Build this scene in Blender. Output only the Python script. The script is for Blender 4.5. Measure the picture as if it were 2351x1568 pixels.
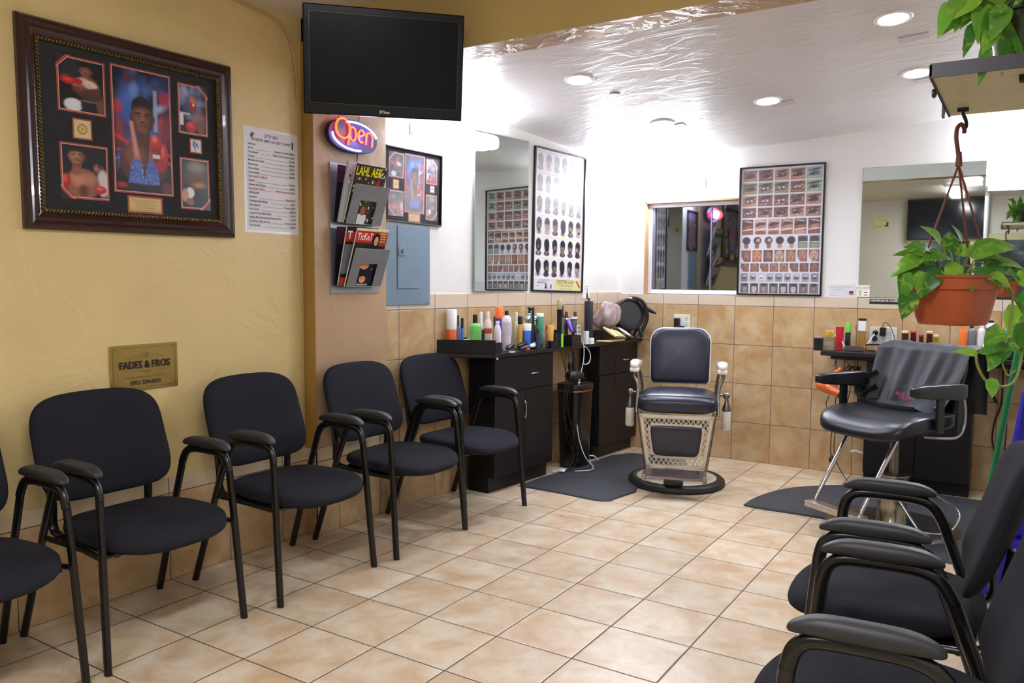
import bpy, bmesh, math, random
import numpy as np
from mathutils import Vector, Matrix, Euler
random.seed(7)
for o in list(bpy.data.objects): bpy.data.objects.remove(o)
SC=bpy.context.scene; COL=SC.collection
R=math.radians; PI=math.pi
V=Vector
# ---------------------------------------------------------------- camera
FL=1853.945
YAW,PITCH,ROLL=R(32.583),R(-4.343),R(0.415)
CAM=V((3.251,0.0,1.375))
cd=bpy.data.cameras.new('camera'); cam=bpy.data.objects.new('camera',cd); COL.objects.link(cam)
cd.sensor_fit='HORIZONTAL'; cd.sensor_width=36; cd.lens=36*FL/2351; cd.clip_start=.02
_f=V((-math.sin(YAW)*math.cos(PITCH),math.cos(YAW)*math.cos(PITCH),math.sin(PITCH)))
_r=V((math.cos(YAW),math.sin(YAW),0)); _u=_r.cross(_f)
_r2=_r*math.cos(ROLL)+_u*math.sin(ROLL); _u2=-_r*math.sin(ROLL)+_u*math.cos(ROLL)
cam.matrix_world=Matrix(((_r2.x,_u2.x,-_f.x,CAM.x),(_r2.y,_u2.y,-_f.y,CAM.y),(_r2.z,_u2.z,-_f.z,CAM.z),(0,0,0,1)))
SC.camera=cam
# ---------------------------------------------------------------- world, exposure
w=bpy.data.worlds.new('world'); SC.world=w; w.use_nodes=True
w.node_tree.nodes['Background'].inputs[0].default_value=(.55,.62,.8,1); w.node_tree.nodes['Background'].inputs[1].default_value=.12
SC.view_settings.view_transform='Standard'; SC.view_settings.look='None'; SC.view_settings.gamma=1; SC.view_settings.use_curve_mapping=False
SC.view_settings.exposure=0.25
E_VAN=22.; E_DOWN=4.6; E_FRONT_FILL=19.     # strength of vanity lenses / downlight discs / added front-room fill fixtures
# measured sight lines -> points on real planes (used for placing things at their own distance)
def ray(x,y): return (_f*FL+_r2*(x-1175.5)+_u2*(784-y)).normalized()
def onz(x,y,z): d=ray(x,y); return CAM+d*((z-CAM.z)/d.z)
def onp(x,y,P,n): d=ray(x,y); n=V(n); return CAM+d*((V(P)-CAM).dot(n)/d.dot(n))
def dep(x,y,D): d=ray(x,y); return CAM+d*(D/d.dot(_f))
def depth(P): return (V(P)-CAM).dot(_f)

# ---------------------------------------------------------------- materials
def lin(c):
    if isinstance(c,str): c=[int(c[i:i+2],16)/255 for i in (0,2,4)]
    else: c=[x/255 for x in c]
    return tuple((x/12.92 if x<=.04045 else ((x+.055)/1.055)**2.4) for x in c)
MATS={}
def mat(name,col,rough=.5,metal=0,noise=.06,scale=30,bump=0,bscale=60,emit=0,trans=0,spec=.5,coat=0,alpha=1,ecol=None,ior=1.45,detail=3):
    if name in MATS: return MATS[name]
    m=bpy.data.materials.new(name); m.use_nodes=True; nt=m.node_tree; N=nt.nodes; L=nt.links
    b=N['Principled BSDF']; c=lin(col)
    tc=N.new('ShaderNodeTexCoord')
    if noise>0:
        n=N.new('ShaderNodeTexNoise'); n.inputs['Scale'].default_value=scale; n.inputs['Detail'].default_value=detail
        L.new(tc.outputs['Object'],n.inputs['Vector'])
        r=N.new('ShaderNodeValToRGB'); r.color_ramp.elements[0].position=.3; r.color_ramp.elements[1].position=.7
        r.color_ramp.elements[0].color=(*[x*(1-noise) for x in c],1); r.color_ramp.elements[1].color=(*[min(1,x*(1+noise)) for x in c],1)
        L.new(n.outputs['Fac'],r.inputs['Fac']); L.new(r.outputs['Color'],b.inputs['Base Color'])
    else: b.inputs['Base Color'].default_value=(*c,1)
    b.inputs['Roughness'].default_value=rough; b.inputs['Metallic'].default_value=metal
    b.inputs['Specular IOR Level'].default_value=spec; b.inputs['Coat Weight'].default_value=coat
    b.inputs['Transmission Weight'].default_value=trans; b.inputs['IOR'].default_value=ior
    if emit: b.inputs['Emission Color'].default_value=(*lin(ecol or col),1); b.inputs['Emission Strength'].default_value=emit
    if alpha<1: b.inputs['Alpha'].default_value=alpha
    if bump:
        n2=N.new('ShaderNodeTexNoise'); n2.inputs['Scale'].default_value=bscale; n2.inputs['Detail'].default_value=4
        L.new(tc.outputs['Object'],n2.inputs['Vector'])
        bp=N.new('ShaderNodeBump'); bp.inputs['Strength'].default_value=bump; bp.inputs['Distance'].default_value=.01
        L.new(n2.outputs['Fac'],bp.inputs['Height']); L.new(bp.outputs['Normal'],b.inputs['Normal'])
    MATS[name]=m; return m
def col_mat(name,rough=.5,coat=0,spec=.5):
    if name in MATS: return MATS[name]
    m=bpy.data.materials.new(name); m.use_nodes=True; nt=m.node_tree; b=nt.nodes['Principled BSDF']
    a=nt.nodes.new('ShaderNodeVertexColor'); a.layer_name='Col'
    nt.links.new(a.outputs['Color'],b.inputs['Base Color']); b.inputs['Roughness'].default_value=rough
    b.inputs['Coat Weight'].default_value=coat; b.inputs['Coat Roughness'].default_value=.03; b.inputs['Specular IOR Level'].default_value=spec
    MATS[name]=m; return m
def M_(nt,op,a,b=None,c=None):
    n=nt.nodes.new('ShaderNodeMath'); n.operation=op
    for i,x in enumerate((a,b,c)):
        if x is None: continue
        if isinstance(x,(int,float)): n.inputs[i].default_value=x
        else: nt.links.new(x,n.inputs[i])
    return n.outputs[0]
def tile_mat(name,ax,pitch,off,cols,grout,gw,rough,cap=None,capcols=None,bump=.25,vein=.6):
    """square tiles laid on object axes ax; dark grout, mottled stone print varied per tile"""
    m=bpy.data.materials.new(name); m.use_nodes=True; nt=m.node_tree; N=nt.nodes; L=nt.links; b=N['Principled BSDF']
    tc=N.new('ShaderNodeTexCoord'); sp=N.new('ShaderNodeSeparateXYZ'); L.new(tc.outputs['Object'],sp.inputs[0])
    cell=[];edge=[]
    for k in range(2):
        q=M_(nt,'DIVIDE',M_(nt,'SUBTRACT',sp.outputs[ax[k]],off[k]),pitch[k])
        cell.append(M_(nt,'FLOOR',q)); fr=M_(nt,'FRACT',q)
        edge.append(M_(nt,'MULTIPLY',M_(nt,'MINIMUM',fr,M_(nt,'SUBTRACT',1,fr)),pitch[k]))
    e=M_(nt,'MINIMUM',edge[0],edge[1])
    mask=M_(nt,'LESS_THAN',e,gw/2)
    cx=N.new('ShaderNodeCombineXYZ'); L.new(cell[0],cx.inputs[0]); L.new(cell[1],cx.inputs[1])
    wn=N.new('ShaderNodeTexWhiteNoise'); wn.noise_dimensions='3D'; L.new(cx.outputs[0],wn.inputs['Vector'])
    off3=N.new('ShaderNodeVectorMath'); off3.operation='MULTIPLY_ADD'; L.new(wn.outputs['Color'],off3.inputs[0]); off3.inputs[1].default_value=(9,9,9); L.new(tc.outputs['Object'],off3.inputs[2])
    n1=N.new('ShaderNodeTexNoise'); n1.inputs['Scale'].default_value=6.5; n1.inputs['Detail'].default_value=7; n1.inputs['Roughness'].default_value=.6; n1.inputs['Distortion'].default_value=.5; L.new(off3.outputs[0],n1.inputs['Vector'])
    r=N.new('ShaderNodeValToRGB'); L.new(n1.outputs['Fac'],r.inputs['Fac'])
    el=r.color_ramp.elements; el[0].position=.34; el[0].color=(*lin(cols[0]),1); el[1].position=.66; el[1].color=(*lin(cols[2]),1)
    x=el.new(.5); x.color=(*lin(cols[1]),1)
    hs=N.new('ShaderNodeHueSaturation'); L.new(r.outputs['Color'],hs.inputs['Color'])
    L.new(M_(nt,'ADD',M_(nt,'MULTIPLY',wn.outputs['Value'],.12),.94),hs.inputs['Value'])
    # fine veins
    n2=N.new('ShaderNodeTexNoise'); n2.inputs['Scale'].default_value=16; n2.inputs['Detail'].default_value=9; n2.inputs['Roughness'].default_value=.72; n2.inputs['Distortion'].default_value=1.2; L.new(off3.outputs[0],n2.inputs['Vector'])
    r2=N.new('ShaderNodeValToRGB'); L.new(n2.outputs['Fac'],r2.inputs['Fac']); r2.color_ramp.elements[0].position=.60; r2.color_ramp.elements[1].position=.72
    r2.color_ramp.elements[0].color=(0,0,0,1); r2.color_ramp.elements[1].color=(vein,)*3+(1,)
    mv=N.new('ShaderNodeMixRGB'); L.new(r2.outputs['Color'],mv.inputs['Fac']); L.new(hs.outputs['Color'],mv.inputs['Color1']); mv.inputs['Color2'].default_value=(*lin(cols[3]),1)
    last=mv.outputs['Color']
    if cap is not None:
        isc=M_(nt,'GREATER_THAN',sp.outputs[ax[1]],cap)
        mc=N.new('ShaderNodeMixRGB'); L.new(M_(nt,'MULTIPLY',isc,.75),mc.inputs['Fac']); L.new(last,mc.inputs['Color1']); mc.inputs['Color2'].default_value=(*lin(capcols),1); last=mc.outputs['Color']
    mg=N.new('ShaderNodeMixRGB'); L.new(mask,mg.inputs['Fac']); L.new(last,mg.inputs['Color1']); mg.inputs['Color2'].default_value=(*lin(grout),1)
    L.new(mg.outputs['Color'],b.inputs['Base Color'])
    L.new(M_(nt,'ADD',M_(nt,'MULTIPLY',mask,.4),M_(nt,'ADD',M_(nt,'MULTIPLY',n1.outputs['Fac'],.12),rough-.06)),b.inputs['Roughness'])
    sm=N.new('ShaderNodeMapRange'); sm.inputs['From Min'].default_value=gw*.3; sm.inputs['From Max'].default_value=gw*1.3; L.new(e,sm.inputs['Value'])
    hh=M_(nt,'ADD',sm.outputs[0],M_(nt,'MULTIPLY',n1.outputs['Fac'],.25))
    bp=N.new('ShaderNodeBump'); bp.inputs['Strength'].default_value=bump; bp.inputs['Distance'].default_value=.004; L.new(hh,bp.inputs['Height']); L.new(bp.outputs['Normal'],b.inputs['Normal'])
    return m
def plaster(name,col,rough,bump,scale,spec=.5,dist=.012,stretch=(1,1,1),stain=None):
    m=bpy.data.materials.new(name); m.use_nodes=True; nt=m.node_tree; N=nt.nodes; L=nt.links; b=N['Principled BSDF']
    tc=N.new('ShaderNodeTexCoord'); mp=N.new('ShaderNodeMapping'); mp.inputs['Scale'].default_value=stretch; L.new(tc.outputs['Object'],mp.inputs['Vector'])
    n=N.new('ShaderNodeTexNoise'); n.inputs['Scale'].default_value=scale; n.inputs['Detail'].default_value=5; n.inputs['Roughness'].default_value=.55; n.inputs['Distortion'].default_value=1.6; L.new(mp.outputs[0],n.inputs['Vector'])
    r=N.new('ShaderNodeValToRGB'); r.color_ramp.elements[0].position=.48; r.color_ramp.elements[1].position=.62; L.new(n.outputs['Fac'],r.inputs['Fac'])
    n3=N.new('ShaderNodeTexNoise'); n3.inputs['Scale'].default_value=scale*.35; n3.inputs['Detail'].default_value=2; L.new(mp.outputs[0],n3.inputs['Vector'])
    h=M_(nt,'ADD',M_(nt,'MULTIPLY',r.outputs['Color'],.5),M_(nt,'MULTIPLY',n3.outputs['Fac'],1.2))
    bp=N.new('ShaderNodeBump'); bp.inputs['Strength'].default_value=bump; bp.inputs['Distance'].default_value=dist; L.new(h,bp.inputs['Height']); L.new(bp.outputs['Normal'],b.inputs['Normal'])
    c=lin(col)
    r4=N.new('ShaderNodeValToRGB'); n4=N.new('ShaderNodeTexNoise'); n4.inputs['Scale'].default_value=1.7; n4.inputs['Detail'].default_value=6; L.new(tc.outputs['Object'],n4.inputs['Vector']); L.new(n4.outputs['Fac'],r4.inputs['Fac'])
    r4.color_ramp.elements[0].position=.35; r4.color_ramp.elements[1].position=.65
    r4.color_ramp.elements[0].color=(*[x*.95 for x in c],1); r4.color_ramp.elements[1].color=(*[min(1,x*1.04) for x in c],1)
    L.new(r4.outputs['Color'],b.inputs['Base Color']); b.inputs['Roughness'].default_value=rough; b.inputs['Specular IOR Level'].default_value=spec
    MATS[name]=m; return m

# ---------------------------------------------------------------- mesh helpers
class MB:
    def __init__(s): s.v=[]; s.f=[]; s.mi=[]; s.c=[]; s.cur=0; s.col=(1,1,1)
    def add(s,vs,fs,M=None):
        n=len(s.v)
        s.v+= [tuple(M@V(p)) if M else tuple(p) for p in vs]
        for f in fs: s.f.append([n+i for i in f]); s.mi.append(s.cur); s.c.append(s.col)
        return s
    def box(s,a,b,M=None):
        x0,y0,z0=[min(p,q) for p,q in zip(a,b)]; x1,y1,z1=[max(p,q) for p,q in zip(a,b)]
        return s.add([(x0,y0,z0),(x1,y0,z0),(x1,y1,z0),(x0,y1,z0),(x0,y0,z1),(x1,y0,z1),(x1,y1,z1),(x0,y1,z1)],
          [(0,3,2,1),(4,5,6,7),(0,1,5,4),(1,2,6,5),(2,3,7,6),(3,0,4,7)],M)
    def cbox(s,c,d,M=None): return s.box([c[i]-d[i]/2 for i in range(3)],[c[i]+d[i]/2 for i in range(3)],M)
    def tube(s,pts,r,n=8,cap=True,closed=False,flat=1.0,M=None,up=None):
        pts=[V(p) for p in pts]; m=len(pts); rs=r if isinstance(r,(list,tuple)) else [r]*m
        T=[]
        for i in range(m):
            a=pts[i-1] if (i>0 or closed) else pts[i]; b=pts[(i+1)%m] if (i<m-1 or closed) else pts[i]
            t=(b-a); T.append(t.normalized() if t.length>1e-9 else V((0,0,1)))
        ref=V(up) if up else (V((0,0,1)) if abs(T[0].z)<.9 else V((1,0,0)))
        nn=(ref-T[0]*ref.dot(T[0])).normalized(); vs=[]
        for i in range(m):
            nn=(nn-T[i]*nn.dot(T[i])).normalized(); bb=T[i].cross(nn)
            for k in range(n):
                a=2*PI*k/n; vs.append(pts[i]+nn*math.cos(a)*rs[i]+bb*math.sin(a)*rs[i]*flat)
        fs=[]
        for i in range(m if closed else m-1):
            j=(i+1)%m
            for k in range(n): fs.append((i*n+k,i*n+(k+1)%n,j*n+(k+1)%n,j*n+k))
        if cap and not closed: fs+= [tuple(range(n))[::-1],tuple((m-1)*n+k for k in range(n))]
        return s.add(vs,fs,M)
    def lathe(s,prof,n=24,M=None,sx=1,sy=1):
        vs=[];fs=[]
        for r,z in prof:
            for k in range(n): a=2*PI*k/n; vs.append((r*math.cos(a)*sx,r*math.sin(a)*sy,z))
        m=len(prof)
        for i in range(m-1):
            for k in range(n): fs.append((i*n+k,i*n+(k+1)%n,(i+1)*n+(k+1)%n,(i+1)*n+k))
        if prof[0][0]>1e-6: fs.append(tuple(range(n))[::-1])
        if prof[-1][0]>1e-6: fs.append(tuple((m-1)*n+k for k in range(n)))
        return s.add(vs,fs,M)
    def ell(s,c,r,n=16,m=10,M=None,e=1.0):
        prof=[]; vs=[];fs=[]
        sg=lambda x:abs(x)**e*(1 if x>=0 else -1)
        for i in range(m+1):
            ph=-PI/2+PI*i/m
            for k in range(n):
                a=2*PI*k/n; vs.append((c[0]+r[0]*sg(math.cos(ph))*sg(math.cos(a)),c[1]+r[1]*sg(math.cos(ph))*sg(math.sin(a)),c[2]+r[2]*sg(math.sin(ph))))
        for i in range(m):
            for k in range(n): fs.append((i*n+k,i*n+(k+1)%n,(i+1)*n+(k+1)%n,(i+1)*n+k))
        return s.add(vs,fs,M)
    def prism(s,out,z0,z1,M=None):
        n=len(out); vs=[(x,y,z0) for x,y in out]+[(x,y,z1) for x,y in out]
        fs=[tuple(range(n))[::-1],tuple(range(n,2*n))]+[(i,(i+1)%n,n+(i+1)%n,n+i) for i in range(n)]
        return s.add(vs,fs,M)
    def cushion(s,w,d,t,ex=5,p=4,n=48,k=11,fn=None,M=None):
        """soft pad, squircle outline in xy (w,d), thickness t; fn deforms (x,y,z)"""
        pr=[]
        for i in range(k+1):
            a=PI/2*i/k; pr.append((math.sin(a)**(2/p)*1.0, math.cos(a)**(2/p)))
        prof=[(pp[0],-pp[1]) for pp in pr]+[(pp[0],pp[1]) for pp in pr[::-1][1:]]
        extra=[.35,.7]
        vs=[];fs=[]
        full=[(0.001,-1)]+[(q,-(1-q**p)**(1/p)) for q in extra]+[x for x in prof if x[0]>.72]+[(q,(1-q**p)**(1/p)) for q in extra[::-1]]+[(0.001,1)]
        for r,z in full:
            for j in range(n):
                a=2*PI*j/n; ca,sa=math.cos(a),math.sin(a)
                x=w/2*r*abs(ca)**(2/ex)*(1 if ca>=0 else -1); y=d/2*r*abs(sa)**(2/ex)*(1 if sa>=0 else -1)
                q=(x,y,z*t/2); vs.append(fn(*q) if fn else q)
        m=len(full)
        for i in range(m-1):
            for j in range(n): fs.append((i*n+j,i*n+(j+1)%n,(i+1)*n+(j+1)%n,(i+1)*n+j))
        fs+=[tuple(range(n))[::-1],tuple((m-1)*n+j for j in range(n))]
        return s.add(vs,fs,M)
    def build(s,name,mats,parent=None,smooth=False,bevel=0,loc=None,rotz=0,sharp=55,seg=2):
        me=bpy.data.meshes.new(name); me.from_pydata(s.v,[],s.f); me.update()
        if not isinstance(mats,(list,tuple)): mats=[mats]
        for m in mats: me.materials.append(m)
        for i,p in enumerate(me.polygons): p.material_index=min(s.mi[i],len(mats)-1); p.use_smooth=smooth
        if any(c!=(1,1,1) for c in s.c):
            at=me.color_attributes.new('Col','FLOAT_COLOR','CORNER'); k=0
            buf=[]
            for i,p in enumerate(me.polygons): buf+= [*s.c[i],1.0]*p.loop_total
            at.data.foreach_set('color',buf)
        bm=bmesh.new(); bm.from_mesh(me); bmesh.ops.remove_doubles(bm,verts=bm.verts,dist=1e-6) if smooth else None
        if smooth: bmesh.ops.recalc_face_normals(bm,faces=bm.faces)
        bm.to_mesh(me); bm.free()
        if smooth: me.set_sharp_from_angle(angle=R(sharp))
        o=bpy.data.objects.new(name,me); COL.objects.link(o)
        if loc is not None: o.location=loc
        o.rotation_euler=(0,0,rotz)
        if parent: o.parent=parent
        if bevel:
            b=o.modifiers.new('bevel','BEVEL'); b.width=bevel; b.segments=seg; b.limit_method='ANGLE'; b.angle_limit=R(40)
        return o
def tag(o,label,cat,group=None,kind=None):
    o['label']=label; o['category']=cat
    if group: o['group']=group
    if kind: o['kind']=kind
    return o
def thing(name,label,cat,loc=(0,0,0),rotz=0,group=None,rot=None):
    o=bpy.data.objects.new(name,None); o.empty_display_size=.05; COL.objects.link(o)
    o.location=loc; o.rotation_euler=rot or (0,0,rotz); return tag(o,label,cat,group)
def struct(o,label=None,cat=None):
    o['kind']='structure'
    if label: o['label']=label
    o['category']=cat or o.name.split('_')[0]; return o
def part(o,label): o['label']=label; return o
def spline(pts,n=6,closed=False):
    P=[V(p) for p in pts]; m=len(P); out=[]
    rng=m if closed else m-1
    for i in range(rng):
        p0=P[i-1] if (i>0 or closed) else P[0]; p1=P[i]; p2=P[(i+1)%m]; p3=P[(i+2)%m] if (i+2<m or closed) else P[-1]
        for k in range(n):
            t=k/n; out.append(.5*((2*p1)+(p2-p0)*t+(2*p0-5*p1+4*p2-p3)*t*t+(-p0+3*p1-3*p2+p3)*t**3))
    if not closed: out.append(P[-1])
    return out
def rrect(w,h,r,n=5,cx=0,cy=0):
    out=[]
    for sx,sy,a0 in ((1,1,0),(-1,1,90),(-1,-1,180),(1,-1,270)):
        for k in range(n+1):
            a=R(a0+90*k/n); out.append((cx+sx*(w/2-r)+r*math.cos(a),cy+sy*(h/2-r)+r*math.sin(a)))
    return out
_fc={}
def text_geo(s,size,align='CENTER',bold=0):
    cu=bpy.data.curves.new('t','FONT'); cu.body=s; cu.size=size; cu.align_x=align; cu.align_y='CENTER'; cu.fill_mode='BOTH'; cu.resolution_u=2; cu.offset=bold
    o=bpy.data.objects.new('t',cu); COL.objects.link(o)
    dg=bpy.context.evaluated_depsgraph_get(); me=o.evaluated_get(dg).to_mesh()
    vs=[(v.co.x,v.co.y) for v in me.vertices]; fs=[tuple(p.vertices) for p in me.polygons]
    o.evaluated_get(dg).to_mesh_clear(); bpy.data.objects.remove(o); bpy.data.curves.remove(cu)
    return vs,fs
class Print(MB):
    """flat printed artwork in the local xz plane seen from -y; each shape one ink layer proud"""
    def __init__(s,y=0,step=.00012): super().__init__(); s.y=y; s.step=step
    def poly(s,pts,col):
        s.col=lin(col) if (isinstance(col,str) or max(col)>1) else col
        s.y-=s.step; s.add([(x,s.y,z) for x,z in pts],[tuple(range(len(pts)))]); return s
    def rect(s,x0,z0,x1,z1,col): return s.poly([(x0,z0),(x1,z0),(x1,z1),(x0,z1)],col)
    def ellp(s,cx,cz,rx,rz,col,n=20,rot=0):
        c,q=math.cos(rot),math.sin(rot)
        return s.poly([(cx+rx*math.cos(2*PI*k/n)*c-rz*math.sin(2*PI*k/n)*q,cz+rx*math.cos(2*PI*k/n)*q+rz*math.sin(2*PI*k/n)*c) for k in range(n)],col)
    def glow(s,cx,cz,rx,rz,c0,c1,n=6):
        for i in range(n):
            t=i/(n-1); c=[a*(t)+b*(1-t) for a,b in zip(lin(c1),lin(c0))]
            s.ellp(cx,cz,rx*(1-t*.8),rz*(1-t*.8),tuple(min(x,1.) for x in c),18)
    def text(s,x,z,t,size,col,align='CENTER',sx=1,bold=0,shear=0,sz=1):
        vs,fs=text_geo(t,size,align,bold); s.col=lin(col); s.y-=s.step
        s.add([(x+a*sx+b*shear,s.y,z+b*sz) for a,b in vs],[f for f in fs]); return s
class Raster:
    """printed photograph: a fine grid of ink colours, u right and v up in 0..1"""
    def __init__(s,nx,ny,base,asp=None):
        s.nx,s.ny=nx,ny; s.a=np.zeros((ny,nx,3)); s.a[:]=lin(base); s.asp=asp or ny/nx
        s.U,s.V=np.meshgrid((np.arange(nx)+.5)/nx,(np.arange(ny)+.5)/ny); s.clip=None
        s.rng=np.random.RandomState(nx*7+ny)
    def _mix(s,m,col):
        if s.clip is not None:
            u0,v0,u1,v1=s.clip; m=m*((s.U>=u0)&(s.U<=u1)&(s.V>=v0)&(s.V<=v1))
        c=np.array(lin(col) if (isinstance(col,str) or max(col)>1) else col); s.a+= m[...,None]*(c-s.a)
    def ell(s,u,v,ru,rv,col,soft=.15,rot=0,op=1):
        x=(s.U-u); y=(s.V-v)*s.asp; c,q=math.cos(rot),math.sin(rot)
        d=np.sqrt(((x*c+y*q)/ru)**2+((-x*q+y*c)/(rv*s.asp))**2)
        s._mix(np.clip((1-d)/max(soft,1e-3)+.5,0,1)*op,col)
    def rect(s,u0,v0,u1,v1,col,op=1): s._mix(((s.U>=u0)&(s.U<=u1)&(s.V>=v0)&(s.V<=v1))*float(op),col)
    def poly(s,pts,col,op=1):
        ins=np.zeros(s.U.shape,bool); n=len(pts)
        for i in range(n):
            x1,y1=pts[i];x2,y2=pts[(i+1)%n]
            if y1==y2: continue
            ins^=((s.V>y1)!=(s.V>y2))&(s.U<(x2-x1)*(s.V-y1)/(y2-y1)+x1)
        s._mix(ins*float(op),col)
    def blur(s,k=1):
        for _ in range(k):
            a=np.pad(s.a,((1,1),(1,1),(0,0)),'edge'); s.a=(a[1:-1,1:-1]*2+a[:-2,1:-1]+a[2:,1:-1]+a[1:-1,:-2]+a[1:-1,2:])/6
    def grain(s,amt): s.a*=1+amt*(s.rng.rand(s.ny,s.nx,1)-.5)
    def haze(s,col,op): s.a+= op*(np.array(lin(col))-s.a)
    def build(s,name,x0,z0,x1,z1,y,m,parent):
        xs=np.linspace(x0,x1,s.nx);zs=np.linspace(z0,z1,s.ny); X,Z=np.meshgrid(xs,zs)
        vs=np.stack([X,np.full_like(X,y),Z],-1).reshape(-1,3)
        i=np.arange(s.nx-1);j=np.arange(s.ny-1); I,J=np.meshgrid(i,j); a=(J*s.nx+I).ravel()
        fs=np.stack([a,a+1,a+1+s.nx,a+s.nx],-1)
        me=bpy.data.meshes.new(name); me.from_pydata(vs.tolist(),[],fs.tolist()); me.materials.append(m)
        at=me.color_attributes.new('Col','FLOAT_COLOR','POINT'); c=np.ones((s.nx*s.ny,4)); c[:,:3]=np.clip(s.a.reshape(-1,3),0,1); at.data.foreach_set('color',c.ravel())
        o=bpy.data.objects.new(name,me); COL.objects.link(o); o.parent=parent; return o
PRINT=col_mat('printed_paper',.55); PHOTO=col_mat('photo_print',.3,0)

# common materials
black_fabric=mat('black_chair_fabric',(28,28,35),.9,noise=.2,scale=400,bump=.15,bscale=900,spec=.25)
black_tube=mat('black_powder_steel','0e0e10',.28,noise=.1,spec=.6)
arm_poly=mat('black_polyurethane','2a2a2d',.5,noise=.08,bump=.06,bscale=300)
leather_s=mat('styling_leather',(26,27,34),.3,noise=.1,bump=.05,bscale=350,spec=.5)
leather=mat('black_leather',(40,42,57),.3,noise=.1,bump=.05,bscale=350,spec=.55)
chrome=mat('chrome','d8d8da',.12,1,noise=.03)
steel=mat('brushed_steel','a8a6a2',.3,1,noise=.08,scale=120)
blackpl=mat('black_plastic','121214',.38,noise=.1)
blackmat=mat('black_rubber','1a1a1c',.75,noise=.15,bump=.1,bscale=200)
whitepl=mat('white_plastic','eeeeea',.35,noise=.02)
cabm=mat('black_melamine','151317',.42,noise=.3,scale=45,bump=.03,spec=.35)
cordm=mat('black_cord','0c0c0d',.5,noise=.05)
wcord=mat('white_cord','e9e9ea',.4,noise=.03)
goldm=mat('brass','b8964e',.32,1,noise=.06,scale=90)
glassm=mat('clear_plastic','e8eef0',.08,noise=0,trans=.95,ior=1.3)
mirror_m=mat('mirror_silver','c9d0cb',.015,1,noise=0)
lens_m=mat('lamp_lens','ffffff',.4,emit=E_VAN,ecol='eef2ff',noise=0)
disc_m=mat('downlight_lens','ffffff',.4,emit=E_DOWN*8,ecol='f0f2ff',noise=0)

# ================================================================= STRUCTURE
TY=.215; TX=.255; TP=.33
floor_m=tile_mat('floor_tile',(0,1),(TP,TP),(TX,TY),((196,166,132),(210,188,158),(220,207,186),(180,138,104)),'3a3334',.0050,.30,bump=.3,vein=.35)
f=MB().box((-.1,-2.3,-.08),(3.75,6.3,0)).build('floor',floor_m); struct(f)
yel=plaster('yellow_paint',(214,190,134),.36,.3,3.2)
beam_y=plaster('ochre_paint','c2aa6c',.4,.12,3.)
tan=plaster('tan_paint',(176,146,112),.4,.25,3.2)
tang=plaster('tan_gloss_paint','b8986e',.22,.55,7,dist=.012)
white=plaster('white_paint','e9e7e3',.42,.08,4)
ceilm=plaster('ceiling_white_gloss','d6d1cf',.30,.3,3.4,dist=.012,stretch=(1,2.2,1))
ceilf=plaster('ceiling_front_paint','d2ceca',.45,.15,3)
AL=math.atan2(.345,2.565)        # rear part of the left wall leans into the room
ROTL=R(90)-AL; WA=V((.045,3.58,0))
def wl(s,out=0,z=0):            # point on the rear left wall: s metres past the pillar, out from the wall
    return V((WA.x+s*math.sin(AL)+out*math.cos(AL),WA.y+s*math.cos(AL)-out*math.sin(AL),z))
WN=(math.cos(AL),-math.sin(AL),0)
struct(MB().box((-.12,-2.3,0),(0,3.58,2.95)).build('wall_left',yel))
struct(MB().box((0,3.03,0),(.085,3.585,2.75)).build('wall_pillar',[tan]),None,'wall')
struct(MB().box((0,3.024,.46),(.0853,3.03,2.6)).build('trim_1',plaster('pillar_side_paint','a5803f',.4,.15,3)),None,'trim')
struct(MB().box((-.05,0,0),(2.75,.12,2.95)).build('wall_left_rear',white,loc=WA,rotz=ROTL),None,'wall')
WB=6.145
wb=MB()
wx0,wx1,wz0,wz1=.595,1.52,1.27,2.012
wb.box((.2,WB,0),(wx0,WB+.12,2.95)); wb.box((wx1,WB,0),(3.75,WB+.12,2.95)); wb.box((wx0,WB,0),(wx1,WB+.12,wz0)); wb.box((wx0,WB,wz1),(wx1,WB+.12,2.95))
struct(wb.build('wall_back',white))
struct(MB().box((3.62,-2.3,0),(3.74,6.3,2.95)).build('wall_right',plaster('right_wall_paint','dad6cc',.45,.1,3)))
struct(MB().box((-.1,-2.42,0),(3.74,-2.3,2.95)).build('wall_front',plaster('front_wall_paint','dcd9d4',.45,.1,3)))
struct(MB().box((-.1,-2.3,2.72),(3.74,3.05,2.82)).build('ceiling',ceilf))
def cz(x,y): return 2.8742+.0675*x-.097*y
c=MB(); X0,X1,Y0,Y1=-.1,3.74,3.2,6.3
vs=[(x,y,cz(x,y)) for x,y in ((X0,Y0),(X1,Y0),(X1,Y1),(X0,Y1))]; vs+=[(x,y,z+.08) for x,y,z in vs]
c.add(vs,[(0,3,2,1)[::1],(4,5,6,7),(0,1,5,4),(1,2,6,5),(2,3,7,6),(3,0,4,7)])
struct(c.build('ceiling',ceilm))
bm_=MB(); bm_.box((0,3.03,2.42),(3.62,3.21,2.9)); bo=bm_.build('trim_2',[beam_y,tang,white]); struct(bo,None,'beam')
for p in bo.data.polygons:
    if p.normal.z<-.5: p.material_index=1
    if p.normal.y>.5: p.material_index=2
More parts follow.
